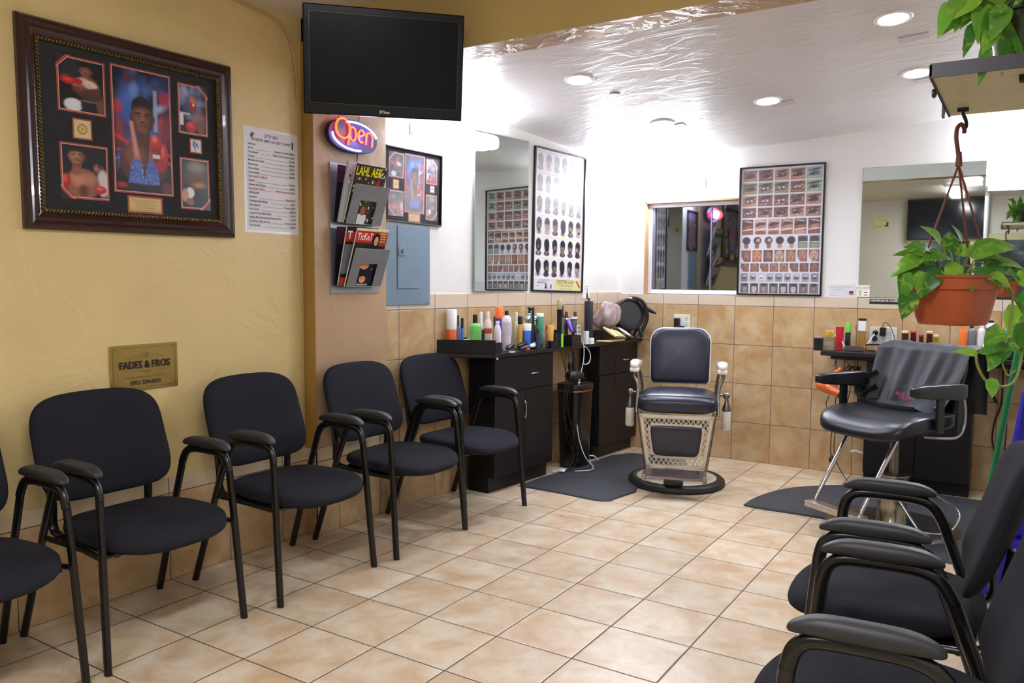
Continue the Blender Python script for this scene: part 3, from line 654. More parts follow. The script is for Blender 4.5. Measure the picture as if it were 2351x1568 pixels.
# straightforward notched border
w2,h2,r_=.147,.087,.013
def seg(a,b,th=.0011):
    a=V(a);b=V(b);d_=b-a;q=V((-d_.y,d_.x)).normalized()*th/2; p.poly([tuple(a-q),tuple(b-q),tuple(b+q),tuple(a+q)],dk)
seg((-w2+r_,h2),(w2-r_,h2)); seg((-w2+r_,-h2),(w2-r_,-h2)); seg((-w2,-h2+r_),(-w2,h2-r_)); seg((w2,-h2+r_),(w2,h2-r_))
for sx in (-1,1):
    for sy in (-1,1):
        arc=[(sx*(w2-r_*math.cos(R(a))),sy*(h2-r_*math.sin(R(a)))) for a in range(0,91,15)]
        for a,b in zip(arc,arc[1:]): seg(a,b)
        p.ellp(sx*(w2-.001),sy*(h2-.001),.003,.003,'5a4a22',10)
p.text(0,.011,'FADES & FROS',.044,'120c06',bold=.0011,sx=.86)
p.text(0,-.041,'Pilaxdimerierât dne Gat/Mices',.0155,'6e5a30'); p.text(0,-.066,'(885) 534-3850',.026,dk,bold=.0004,sx=.9)
seg((-.095,.040),(.09,.043),.0007); seg((-.10,-.0155),(.11,-.0145),.0007)
for sx in (-1,1):
    for rr_,cx_ in ((.010,.014),(.006,.034),(.004,.05)):
        arc=[(sx*(cx_+rr_*math.cos(a*.6)*(1-a*.07)),.052+rr_*math.sin(a*.6)*(1-a*.07)) for a in range(11)]
        for a,b in zip(arc,arc[1:]): seg(a,b,.0008)
    seg((0,.045),(sx*.008,.066),.0012); seg((sx*.002,-.019),(sx*.02,-.0165),.0016)
seg((0,.045),(0,.074),.0016); p.ellp(0,-.019,.003,.003,dk,8)
p.build('engraving',PRINT,t)
# conduit / cable along ceiling corner
m=MB(); m.tube(spline([(.012,-1.5,2.70),(.012,2.2,2.70),(.012,2.60,2.694),(.012,2.83,2.672),(.014,2.92,2.62),(.014,2.97,2.5),(.014,2.99,2.3)],6),.006,6)
tag(m.build('cable',mat('painted_cable','b9a06a',.5),smooth=True),'thin painted cable running along the top of the yellow wall','cable')
m=MB(); m.tube([(.012,3.004,2.3),(.012,3.006,1.6),(.012,3.008,.47)],.003,6)
tag(m.build('cable',mat('painted_cable','b9a06a',.5),smooth=True),'thin painted wire running down the corner beside the pillar','cable')

# ================================================================= TELEVISION
t=thing('television','wall mounted flat television switched off, hung at the pillar','television',(.905,2.655,2.285),0)
t.rotation_euler=Euler((R(9),0,R(46.1)),'XYZ')
W,H=.672,.437
MB().box((-W/2,0,-H/2),(W/2,.05,H/2)).box((-W/2+.08,.05,-H/2+.06),(W/2-.08,.085,H/2-.08)).build('housing',mat('gloss_black_bezel','070709',.16,noise=0,spec=.25),t,bevel=.005,seg=3)
bz=.032
m=MB(); m.box((-W/2+.028,-.0015,-H/2+.048),(W/2-.028,.001,H/2-.032))
m.build('screen',mat('tv_screen_glass','07070c',.25,noise=0,spec=.14),t)
m=MB(); m.box((-W/2+.026,-.003,-H/2+.044),(W/2-.026,-.0,-H/2+.0465)); m.box((-W/2+.026,-.003,H/2-.0315),(W/2-.026,0,H/2-.030)); m.box((-W/2+.024,-.003,-H/2+.044),(-W/2+.0265,0,H/2-.03)); m.box((W/2-.0265,-.003,-H/2+.044),(W/2-.024,0,H/2-.03))
m.build('bezel_trim',mat('dark_trim','1c1c20',.25),t)
p=Print(-.001); p.text(0,-H/2+.020,'BTinas',.016,'d8d8dc',bold=.0004); part(p.build('logo',PRINT,t),'small white maker lettering')
m=MB(); m.tube([(0,.08,0),(.02,.30,.02),(.10,.85,.02)],.018,8); m.box((-.1,.07,-.08),(.1,.09,.1)); m.build('mount_arm',blackpl,t,smooth=False)

# ================================================================= OPEN SIGN on pillar (x=.085)
t=thing('open_sign','lit red and blue neon style Open sign below the television','neon sign',(.085,3.285,2.155),LW)
m=MB(); n=48
def sgn(x): return 1 if x>=0 else -1
out=[(.205*abs(math.cos(a))**.85*sgn(math.cos(a)),.094*abs(math.sin(a))**.85*sgn(math.sin(a))) for a in [2*PI*k/n for k in range(n)]]
M=Matrix(((1,0,0,0),(0,0,-1,0),(0,1,0,0),(0,0,0,1)))  # xy -> xz, z -> -y
m.prism(out,.012,.042,M); m.build('housing',mat('sign_housing',(46,24,84),.35),t,bevel=.004)  # purple tint puts the neon glow into the housing colour
red=mat('neon_red','ff5a2a',.4,emit=6,ecol='ff3a14',noise=0); blue=mat('neon_blue','b0c0ff',.4,emit=7,ecol='8ea4ff',noise=0)
def neon(name,curves,mm,r=.0052,lab=None):
    q=MB()
    for c_ in curves: q.tube(spline([(x,-.052,z) for x,z in c_],5),r,8)
    o=q.build(name,mm,t,smooth=True)
    if lab: part(o,lab)
def arc(cx,cz_,rx,rz,a0,a1,n=9): return [(cx+rx*math.cos(R(a0+(a1-a0)*k/n)),cz_+rz*math.sin(R(a0+(a1-a0)*k/n))) for k in range(n+1)]
neon('letter_tube',[arc(-.098,.033,.056,.056,90,450,14)],red,.006,'glowing orange letter O')
neon('letter_tube',[[(-.045,.045),(-.048,0),(-.058,-.055)],[(-.046,.02)]+arc(-.020,.012,.027,.038,140,-150,10)],red,.0055,'glowing orange letter p')
neon('letter_tube',[[(.028,.004)]+[(.05,.01),(.072,.018)]+arc(.053,.008,.026,.036,20,300,10)],red,.0055,'glowing orange letter e')
neon('letter_tube',[[(.096,.035),(.094,0),(.090,-.035)],[(.094,.01)]+arc(.122,.008,.026,.03,130,0,7)+[(.146,-.01),(.142,-.042)]],red,.0055,'glowing orange letter n')
neon('border_tube',[arc(0,0,.182,.080,112,8,14),arc(0,0,.182,.080,180,285,14)],blue,.0055,'glowing blue oval border tubes')
m=MB()
for x in (-.10,.07):
    for k in range(7): m.tube([(x+.003*math.cos(k*2),-.02,.085+k*.012),(x+.003*math.cos(k*2+1),-.012,.096+k*.012)],.0022,5)
m.build('hanging_chain',blackpl,t)
MB().tube(spline([(.05,-.02,-.085),(.058,-.012,-.12),(.052,-.01,-.16),(.048,-.012,-.175)],5),.0028,6).build('power_cord',cordm,t,smooth=True)
t.scale=(.93,.93,.93); t.location.z=2.145
# halo light from the neon itself
for x,cc,e in ((-.06,(1,.12,.10),.5),(.06,(.25,.25,1),1.0)):
    ld=bpy.data.lights.new('neon_light','POINT'); ld.energy=e; ld.color=cc; ld.shadow_soft_size=.05
    lo=bpy.data.objects.new('neon_light',ld); COL.objects.link(lo); lo.parent=t; lo.location=(x,-.10,0)

# ================================================================= MAGAZINE RACK on pillar
t=thing('magazine_rack','grey metal two pocket wall magazine rack on the brown pillar','magazine rack',(.085,3.325,1.645),LW)
rk=mat('grey_metal_rack','8f9195',.35,.5,noise=.05)
m=MB(); m.box((-.19,-.006,-.35),(.19,0,.35)); m.build('back_plate',rk,t,bevel=.001)
for zb in (.03,-.31):
    m=MB()
    # pocket: floor + slanted front with window cut-out
    zt=zb+.205; y0=-.062; y1=-.136
    def P(u,v): # u across, v 0..1 up slanted front
        return (u,y0+(y1-y0)*v,zb+(zt-zb)*v)
    def quad(u0,v0,u1,v1):
        a=[P(u0,v0),P(u1,v0),P(u1,v1),P(u0,v1)]; b=[(x,y+.0025,z) for x,y,z in a]
        m.add(a+b,[(0,1,2,3),(7,6,5,4),(0,4,5,1),(1,5,6,2),(2,6,7,3),(3,7,4,0)])
    L_,R_=-.132,.145; wl_,wr_=-.062,.070
    quad(L_,0,wl_,1); quad(wr_,0,R_,1); quad(wl_,.60,wr_,1)
    m.box((L_,y0,zb-.002),(R_,0,zb+.001))
    m.build('pocket',rk,t,bevel=.0012)
def magazine(name,label,x,zb,yb,tilt,w_,h_,th,paint,dx=0,edge='e8e6e0'):
    t=thing(name,label,'magazine',(.085+yb,3.325+x,1.645+zb),LW,'magazines in the wall rack')
    t.rotation_euler=Euler((R(tilt),R(dx),LW),'XYZ')
    MB().box((-w_/2,-th,0),(w_/2,0,h_)).build('pages',mat('magazine_pages_'+edge,edge,.5),t,bevel=.001)
    p=Print(-th-.0004); paint(p,w_,h_); p.build('cover',col_mat('glossy_cover',.25),t)
    return t
def crowd(p,w_,h_,rnd,cols,n=150,z0=0,z1=1):
    p.step=.00001
    for k in range(n):
        p.ellp(-w_/2+.01+rnd.random()*(w_-.02),h_*(z0+rnd.random()*(z1-z0))*.96+.005,.004+rnd.random()*.004,.005+rnd.random()*.005,rnd.choice(cols),8)
cc=['c8b48a','e8e2d0','6a7a3a','a05a32','2c2c34','d8c84a','8a3a2a','40506a','f0ece0','54402c']
def cov_a(p,w_,h_):
    p.rect(-w_/2,0,w_/2,h_,'34352e'); r=random.Random(5); crowd(p,w_,h_,r,cc,190); p.rect(-w_/2+.004,h_*.78,w_/2-.06,h_-.004,'3a2e1c')
    p.text(-.02,h_*.88,'LAHL AE8',.062,'e8e020',bold=.0016,sx=.72,sz=1.1); p.text(w_/2-.028,h_*.84,'C.A',.028,'f0f0f0',bold=.0006)
    p.rect(-.035,0,.03,.055,'e8e8ea'); p.ellp(-.002,.075,.02,.026,'9a5a38'); p.ellp(.07,h_*.7,.014,.02,'b03038')
def cov_b(p,w_,h_):
    p.rect(-w_/2,0,w_/2,h_,'2c2220'); p.rect(-w_/2+.003,h_*.76,w_*.05,h_-.012,'c22a22'); p.rect(-w_/2,h_-.012,w_/2,h_,'e8d8a0'); p.rect(w_*.05,h_*.72,w_/2,h_-.012,'a03a20')
    p.text(-w_*.22,h_*.86,'TicKeT',.055,'f4f0ec',bold=.001,sx=.72); p.ellp(w_*.15,h_*.8,.03,.045,'1c1210'); p.ellp(w_*.16,h_*.8,.016,.026,'d8a088'); p.ellp(w_*.16,h_*.775,.006,.004,'b02030',8)
    for k in range(4): p.text(w_*.36,h_*(.93-.045*k),['HURETAT','Losrinst','Inontist','anto wor'][k],.013,'f0d860',bold=.0004)
    p.rect(-w_/2+.005,h_*.3,-.06,h_*.74,'2c332c'); p.rect(-.1,.0,.09,.15,'1c1626')
    for x,z,ww in ((-.01,.118,.035),(-.005,.04,.025)): p.ellp(x,z,ww,.02,'e0a070',12); p.rect(x-ww,z,x+ww,z+.014,'d08858')
    p.text(.03,.14,'anisins',.012,'d0d0d8'); p.text(.055,.1,'none',.01,'d0d0d8'); p.text(0,.012,'Ansrnioc.fts',.017,'f0e0e0',bold=.0004)
def cov_c(p,w_,h_):
    p.rect(-w_/2,0,w_/2,h_,'1c1a22'); p.rect(-w_/2+.003,h_*.74,w_/2,h_-.03,'c03028'); p.text(-w_/2+.03,h_*.85,'T',.06,'f4f0ec',bold=.0015); p.rect(-w_/2+.003,.2*h_,-w_/2+.06,h_*.7,'7a7c88'); p.rect(-w_/2+.003,0,w_/2,.045,'c04a28')
def cov_d(p,w_,h_):
    p.rect(-w_/2,0,w_/2,h_,'141420'); p.rect(-w_/2+.003,h_*.7,w_/2,h_*.98,'4a2034')
def cov_e(p,w_,h_): p.rect(-w_/2,0,w_/2,h_,'c8c8cc'); crowd(p,w_*.9,h_,random.Random(2),['8890a0','303848','ffffff'],40)
magazine('magazine','front magazine in upper rack pocket with yellow masthead over a crowd',-.010,.033,.042,18,.245,.325,.006,cov_a)
magazine('magazine','second magazine in the upper pocket showing a white lettered spine edge',-.040,.036,.027,14,.245,.325,.012,cov_e,edge='b8bcc8')
magazine('magazine','dark purple magazine rearmost in the upper rack pocket',-.075,.036,.012,8,.21,.30,.006,cov_d,edge='6a5a6a')
magazine('magazine','front magazine in lower rack pocket with red masthead TicKeT',-.006,-.307,.040,18,.245,.325,.009,cov_b)
magazine('magazine','middle magazine in the lower pocket with a red letter T',-.040,-.304,.024,13,.245,.325,.008,cov_c)
magazine('magazine','dark navy magazine rearmost in the lower rack pocket',-.070,-.304,.012,6,.22,.315,.005,cov_d,edge='26263a')
# ================================================================= REAR LEFT WALL PIECES
t=memorabilia('framed_picture','smaller black framed boxing montage hung above the grey breaker panel',wl(.252,0,1.930),ROTL,.472,.44,'plain',.009,('hazed_black_mat','3e3e46'),.22)  # glass haze is mixed into the mat and print colours
t.rotation_euler=(0,R(-1.2)*-1,ROTL)
t=thing('breaker_panel','blue grey metal electrical breaker panel on wall below the small picture','electrical panel',wl(.205,0,1.46),ROTL)
gm=mat('grey_blue_enamel','73889a',.4,noise=.04)
MB().box((-.18,-.018,-.24),(.18,0,.24)).build('cover',gm,t,bevel=.003)
MB().box((-.09,-.024,-.14),(.085,-.018,.235)).build('door',gm,t,bevel=.004)
MB().box((-.087,-.030,.055),(-.035,-.024,.105)).build('latch_plate',gm,t,bevel=.002)
MB().box((-.066,-.034,.068),(-.056,-.030,.092)).build('latch',mat('dark_latch','23262c',.4),t)
for x in (-.165,.165):
    for z in (-.225,.20): MB().lathe([(.007,0),(.006,.003),(.001,.004)],12,Matrix.Translation((x,-.018,z))@Matrix.Rotation(PI/2,4,'X')).build('screw',steel,t,smooth=True)
def mirror(name,label,loc,rotz,w_,h_,dz=0):
    t=thing(name,label,'mirror',loc,rotz)
    m=MB(); m.box((-w_/2,-.006,-h_/2),(w_/2,0,h_/2)); m.build('backing',mat('mirror_edge','9aa39c',.3,.5,noise=.1),t)
    MB().box((-w_/2+.003,-.0068,-h_/2+.003),(w_/2-.003,-.0061,h_/2-.003)).build('glass',mirror_m,t)
    return t
mt=mirror('wall_mirror','tall unframed mirror left of the haircut poster, reflecting the other poster',wl(1.068,.012,1.823),ROTL+R(1.35),.572,1.05)
mirror('wall_mirror','wide unframed mirror on rear wall behind the hanging plant',(2.605,WB-.001,1.7225),0,.75,.902)
t=mirror('wall_mirror','narrower lower mirror at right edge beside the wide mirror',(3.25,WB-.001,1.62),0,.50,.70)
MB().box((-.26,-.03,.35),(.26,0,.395)).build('top_ledge',mat('ledge_grey','a39d9a',.4),t,bevel=.003)
def poster_frame(t,W,H,fw=.012,fd=.02):
    m=MB(); m.box((-W/2,-fd,-H/2),(W/2,0,-H/2+fw)); m.box((-W/2,-fd,H/2-fw),(W/2,0,H/2)); m.box((-W/2,-fd,-H/2+fw),(-W/2+fw,0,H/2-fw)); m.box((W/2-fw,-fd,-H/2+fw),(W/2,0,H/2-fw))
    m.build('frame',mat('black_frame','0d0d0f',.3),t,bevel=.0015)
    MB().box((-W/2+.004,-.008,-H/2+.004),(W/2-.004,-.001,H/2-.004)).build('backing_board',mat('backing_board','cfcfcf',.7),t)
# haircut poster
W,H=.625,1.035
t=thing('haircut_poster','black framed poster of six rows of haircut heads beside the tall mirror','poster',wl(1.722,0,1.806),ROTL)
t.rotation_euler=(0,R(1.5),ROTL)
poster_frame(t,W,H); p=Print(-.0092)
RA=Raster(230,380,'e6e2e4',H/W); rnd=random.Random(11); A=(H-.024)/(W-.024); RA.asp=A
mv=lambda m_: m_/(H-.024)
for r_ in range(6):
    vt=1-.008-r_*mv(.152); vb=vt-mv(.150)
    RA.rect(.02,vt-mv(.012),.98,vt-mv(.005),['e8b8bc','eab9b4','ecc4a8','ecd0a8','e8d4a0','e6d8a8'][r_])
    for k in range(6):
        cw=.96/6; u=.02+cw*(k+.5); v=vb+mv(.074); glare=[.5,.42,.25,.05,0,0][r_]  # upper rows paled: reflected glare painted into the heads
        RA.rect(u-cw/2+.006,vb+mv(.006),u+cw/2-.006,vt-mv(.014),'dcdade')
        fd=lambda h_: tuple(a*(1-glare)+b*glare for a,b in zip(lin(h_),lin('d8d6da')))
        fc=rnd.choice(['5a4a44','7a6458','4c3e3a','8a7468','a89080','403838']); lt=rnd.choice(['8a7468','a08a7c','b8a494']); d_=rnd.choice([-1,1,0,1,-1]); w_=.052
        RA.ell(u,v-mv(.052),w_*1.05,mv(.018),fd('2c2a34') if rnd.random()<.6 else fd('b8b4ba'),.3)
        RA.ell(u-d_*.006,v-mv(.035),w_*.55,mv(.028),fd(fc),.3)
        RA.ell(u,v+mv(.010),w_,mv(.046),fd('201e26'),.12)
        RA.ell(u+d_*.008,v-mv(.006),w_*.86,mv(.041),fd(fc),.14)
        if rnd.random()<.85: RA.ell(u+d_*.018,v-mv(.006),w_*.5,mv(.028),fd(lt),.9,0,.75)
        else: RA.ell(u,v+mv(.0),w_*.9,mv(.04),fd('26242c'),.2)
        RA.ell(u-d_*.004,v+mv(.028),w_*.93,mv(.022),fd('201e26'),.3)
        for q in (-1,1): RA.ell(u+d_*.016+q*.018,v+mv(.002),.008,mv(.0025),fd('1c1818'),.5); RA.ell(u+d_*.016+q*.018,v+mv(.009),.012,mv(.002),fd('1c1818'),.5)
        RA.ell(u+d_*.018,v-mv(.022),.014,mv(.003),fd('3a2624'),.5)
        if rnd.random()<.5: RA.ell(u+d_*.016,v-mv(.033),.026,mv(.009),fd('241e20'),.5)
        RA.ell(u-d_*.042,v-mv(.004),.007,mv(.009),fd(fc),.4)
RA.grain(.05)
RA.build('photograph_sheet',-W/2+.012,-H/2+.012,W/2-.012,H/2-.012,-.0085,PHOTO,t)
x0,x1=-W/2+.02,W/2-.02
z0=-H/2+.014
p.rect(-.045,z0,x1+.006,z0+.085,'e2d79a'); p.rect(x0-.006,z0,-.05,z0+.082,'d8d6da')
p.text(.095,z0+.062,'FUESSTFRE GUIDS',.034,'6a5a3a',bold=.0006,sx=.8); p.text(.09,z0+.042,'LOO / STYLESDARD JAX AANTER',.014,'6a6248'); p.text(.10,z0+.03,'OO. HER IX SRIELY BRUSUNR',.013,'5a5240'); p.text(.1,z0+.012,'avidutsat otrastaer mo shaeue',.012,'8a8260')
p.poly([(.225,z0+.07),(.24,z0+.075),(.285,z0+.03),(.272,z0+.022)],'9a4a48')
p.text(-.17,z0+.07,'OATSURSISTEE STUD',.013,'70707c'); p.text(-.2,z0+.052,'SNRTOMRON',.016,'55556a'); p.rect(-.16,z0+.01,-.13,z0+.02,'3a2a2c'); p.ellp(-.145,z0+.03,.008,.022,'3a2a2c'); p.ellp(-.085,z0+.025,.009,.018,'5a5a66'); p.text(-.24,z0+.03,'700  000000',.009,'70707c')
p.build('printed_sheet',PHOTO,t)
# cards below poster
t=thing('small_card','small white card with a dark figure tucked under haircut poster corner','card',wl(2.075,0,1.285),ROTL)
MB().box((-.045,-.012,-.05),(.045,-.009,.06)).build('card',whitepl,t)
p=Print(-.0122); p.poly([(-.0,-.05),(.03,-.05),(.025,-.02),(.015,.01),(.005,-.01)],'26242c'); p.ellp(.014,.015,.006,.008,'6a4a3c',10); p.text(.0,.045,'NOAR BOOTRE',.010,'70707c'); p.text(0,.03,'NASR POATIS',.009,'9090a0'); p.build('print',PRINT,t)
# eyebrow poster (rear wall)
W,H=.617,.955
t=thing('eyebrow_poster','black framed poster gridded with eyebrow and skin photographs overlapping the window','poster',(1.6755,WB,1.7545))
poster_frame(t,W,H,.011,.024); p=Print(-.0092)
RA=Raster(250,390,'d4d1da',(H-.02)/(W-.02)); rnd=random.Random(21); mv=lambda m_: m_/(H-.02)
sk=['8a5a48','a5705a','6a3c34','b98a70','74483c','5a3430','9a6658','c09880']
rowsd=[(5,.094,0),(5,.094,1),(5,.090,0),(5,.086,0),(6,.126,2),(7,.104,3),(7,.098,4),(8,.074,4),(9,.074,5),(8,.084,6)]
v=1-mv(.010); ri=0
for n_,h_,kd in rowsd:
    cw=.96/n_
    for k in range(n_):
        a=.02+cw*k+.010; b=.02+cw*(k+1)-.010; t1=v-mv(.006); b1=v-mv(h_-.006); cx=(a+b)/2; cc_=(t1+b1)/2; ww=(b-a)/2; hh=(t1-b1)/2
        RA.clip=(a,b1,b,t1)
        E=lambda du,dv,ru,rv,c_,so=.3,ro=0,op=1: RA.ell(cx+du*ww,cc_+dv*hh,ru*ww,rv*hh,c_,so,ro,op)
        if kd in (0,1):
            base=rnd.choice(sk[:5] if kd==0 else ['5a5a66','8a5a48','a89a84','74483c','7a8a70']); g=(k==4 and ri<2)
            if g: base=['8fa8a8','93b08a'][ri]
            RA.rect(a,b1,b,t1,base); E(0,-.1,1.0,.75,rnd.choice(['a87864','b98a74','8a5c4c']) if not g else 'b0c0a8',.7,.1,.7)
            E(0,.55,1.0,.22,rnd.choice(['2c1c1c','4a2c28','3a2a2c']),.8,.15); E(.05,-.05,.78,.42,rnd.choice(['3c2024','5a302c','6a3c34']) if not g else '5a7a78',.5,.12)
            E(0,-.05,.5,.2,rnd.choice(['1c1216','d8c8c0','30202a']),.5,.1); E(0,-.05,.16,.18,'140e10',.4); E(-.1,-.35,.8,.1,'2a1a1a',.6,.08)
            for q in range(6): E(rnd.uniform(-.9,.9),rnd.uniform(-.8,.8),rnd.uniform(.05,.22),.04,'efe6e4',.7,rnd.uniform(-.6,.9),.8)
        elif kd==2:
            RA.rect(a,b1,b,t1,rnd.choice(sk)); E(0,.35,1.1,.3,rnd.choice(['2c1818','4a2820','1c1214']),.7,.25); E(.1,.0,.8,.2,rnd.choice(['8a4a3c','b07a60']),.8,.2); E(0,-.35,1.1,.10,'e2cfc4',.5,.12); E(0,-.75,1,.3,rnd.choice(['9a6450','b88a74','7a4a40']),.6)
            E(.2,.7,.8,.06,'e8d8d0',.6,-.2,.8)
        elif kd==3:
            RA.rect(a,b1,b,t1,'d6d3da')
            if k<5: E(rnd.uniform(-.1,.2),-.55,.5,.5,rnd.choice(['b08a6e','8a5a48','c4aa94']),.25); E(0,.3,.85,.62,'121118',.12)
            else: RA.rect(a,b1,b,cc_+hh,'7a7a6c'); E(0,.4,.95,.5,'2c2c30',.3); E(0,-.55,.85,.3,'8a907c',.5); E(.1,.0,.9,.06,'e0dcd8',.5)
            if k in (1,2): E(.1,.25,.55,.38,'7a5648',.8); E(.2,.4,.3,.2,'c8b0a4',.9)
        elif kd==4:
            RA.rect(a,b1,b,t1,rnd.choice(['3c2c2c','5a3c30','74483c','6a4a38','2c2022'])); sk1=rnd.choice(['8a5644','a06c50','74463a','c4784a','b8a08c'] ) if n_==7 else rnd.choice(['8a5644','a06c50','74463a','6a4a3c'])
            E(0,0,.85,.95,sk1,.35); E(.1,.0,.5,.6,'c89878',.9,0,.5); 
            if h_>.09:
                for q in (-.35,.35): E(q,.28,.2,.05,'1c1010',.5); E(q,.12,.16,.05,'180e0e',.5)
                E(0,-.12,.16,.1,'5a3024',.6); E(0,-.42,.32,.07,'4a201c',.5); E(0,-.6,.3,.14,'2a1a16',.8,0,.6)
            else: E(0,.2,.75,.12,'2c1816',.6,rnd.uniform(-.3,.3)); E(0,-.3,.5,.2,'6a3428',.7)
            if rnd.random()<.4: RA.poly([(a,b1),(a+ww*.6,b1),(a,b1+hh*.9)],'d8d5dc')
        elif kd==5: RA.rect(a,b1,b,t1,rnd.choice(['8a96a6','a6aab4','767e90','9aa2b4','b8bcc4'])); E(0,0,.8,.6,rnd.choice(['c8c8d0','6a6a74','e0dee0','74605c']),.6); E(0,-.1,.55,.14,'26262c',.5,rnd.uniform(-.2,.2)); E(.1,.4,.5,.15,'e4e2e8',.8)
        else: RA.rect(a,b1,b,t1,rnd.choice(['4a4c50','5a5a58','3c3c44','6a6a6a'])); E(0,-.2,.6,.8,rnd.choice(['c8b0b0','8a8078','74605c','9a7c74']),.35); E(0,.7,.65,.35,'16151a',.4); E(0,-.1,.2,.3,'b89c94',.9,0,.6)
        RA.clip=None
    v-=mv(h_); ri+=1
RA.haze('b6b0b6',.14); RA.grain(.14)
RA.build('photograph_sheet',-W/2+.010,-H/2+.010,W/2-.010,H/2-.010,-.0085,PHOTO,t)
p.text(0,-H/2+.017,'- 3s soi smeno: asorilonsor   aoonaser tcstsn   asoniascro    ausolas dsenosir -',.011,'55555f')
p.build('printed_sheet',PHOTO,t)
# little notices near the rear mirror
t=thing('notice_card','clear acrylic card holder with faint grey print left of the rear mirror','card',(2.125,WB,1.315))
MB().box((-.085,-.003,-.035),(.085,0,.045)).build('card',mat('faded_card','dcdce2',.3),t)
p=Print(-.0032); p.rect(-.075,.01,.0,.012,'b0b0ba'); p.text(-.02,.028,'Tocot sorpanirs GCPTASE nuits',.012,'a0a0ac'); p.rect(.045,-.025,.072,.0,'30242c'); p.rect(.048,-.024,.068,-.010,'c04040'); p.build('print',PRINT,t)
t=thing('notice_card','small white card with yellow and red marks at rear mirror corner','card',(2.262,WB-.008,1.315))
MB().box((-.043,-.003,-.04),(.043,0,.042)).build('card',whitepl,t)
p=Print(-.0032); p.text(0,.027,'AVCRN TUSOEARES',.010,'55555f'); p.text(0,.017,'FTED EECRRIERO',.011,'74808a'); p.ellp(-.018,-.02,.009,.013,'d0c860'); p.ellp(-.018,.0,.007,.007,'9ab87a'); p.rect(.008,-.012,.03,-.004,'d04848'); p.rect(.008,-.03,.03,-.022,'a0a0a8'); p.build('print',PRINT,t)
t=thing('sticker','black strip sticker with garbled white capital letters under the rear mirror','sticker',(2.405,WB-.009,1.246))
MB().box((-.098,-.001,-.019),(.098,0,.016)).build('strip',mat('black_sticker','17161c',.5),t)
p=Print(-.0012); p.text(0,.004,'I NEWERXRE ER OS-EIIED',.021,'d8d4cc',bold=.0006,sx=.8); p.build('print',PRINT,t)
# outlets
def outlet(name,label,x,z,w_,h_,seedx):
    t=thing(name,label,'power outlet',(x,WB-.009,z))
    MB().box((-w_/2,-.006,-h_/2),(w_/2,0,h_/2)).build('cover_plate',mat('ivory_plate','dfe0d8',.35),t,bevel=.002)
    return t
t=outlet('power_outlet','white double outlet on rear wall just above the barber chair back',.935,1.055,.135,.115,0)
MB().box((-.055,-.045,-.055),(-.012,-.006,.03)).box((-.05,-.05,-.05),(.03,-.02,-.03)).build('plug',blackpl,t,bevel=.006)
p=Print(-.0062)
for z in (.025,-.025): p.ellp(.035,z,.014,.018,'c8c8c0',14); p.rect(.029,z-.003,.031,z+.006,'333333'); p.rect(.038,z-.003,.040,z+.006,'333333')
p.build('sockets',PRINT,t)
t=outlet('power_outlet','wide white outlet plate with black plugs above right counter',2.405,1.005,.175,.125,1)
for x,z in ((-.05,.022),(-.052,-.020)): MB().lathe([(.017,0),(.017,.012),(.012,.018),(.010,.03),(.001,.032)],16,Matrix.Translation((x,-.006,z))@Matrix.Rotation(PI/2,4,'X')).build('plug',blackpl,t,smooth=True)
MB().box((-.019,-.045,.004),(.019,-.006,.062)).build('power_adapter',blackpl,t,bevel=.004)
p=Print(-.0062); 
for k in range(3): p.rect(.042,.02-k*.018,.05,.026-k*.018,'70706a')
p.text(-.02,-.042,'Arso  Oatto.Ne.',.008,'909088'); p.build('print',PRINT,t)
def cord(label,pts,r=.003,m=None,name='cable',grp=None):
    o=MB().tube(spline(pts,6),r,6).build(name,m or cordm,None,smooth=True); return tag(o,label,'cord',grp)
Y=WB-.03
cord('thin black cord looping from the adapter over the right outlet',[(2.405,Y-.02,1.065),(2.41,Y-.03,1.095),(2.43,Y-.03,1.10),(2.46,Y-.02,1.06),(2.485,Y-.01,.98),(2.48,Y-.02,.945),(2.44,Y-.03,.935),(2.40,Y-.05,.925)],.0022)
cord('white cord drooping from right outlet to the yellow clip box',[(2.355,Y-.02,1.02),(2.34,Y-.06,.99),(2.325,Y-.10,.955),(2.30,Y-.14,.925),(2.25,Y-.17,.918),(2.20,Y-.17,.925),(2.17,Y-.15,.96),(2.14,Y-.12,1.0),(2.11,Y-.1,1.005)],.0035,wcord)

# ================================================================= LEFT COUNTER AND CABINETS
CA=math.atan2(.155,1.93); ROTC=R(90)-CA; CO=V((.415,4.235,0))
def cl(x,y,z=0):    # x along the counter front edge, y back towards the wall
    return V((CO.x+x*math.sin(CA)-y*math.cos(CA),CO.y+x*math.cos(CA)+y*math.sin(CA),z))
CT=.912
t=thing('countertop','long black laminate countertop along the rear left wall','counter',(0,0,0))
A=[cl(-.03,-.03),cl(1.915,-.03)]; B=[wl(2.52,.012),wl(.45,.012)]
A[1].y=WB-.012
B[0]=V((WA.x+math.tan(AL)*(WB-.012-WA.y)+.012,WB-.012,0))
pts=[(v.x,v.y) for v in (A[0],A[1],B[0],B[1])]
m=MB(); m.prism(pts,CT-.028,CT); m.build('top',mat('black_laminate','19181a',.36,noise=.2,scale=60),t,bevel=.003)
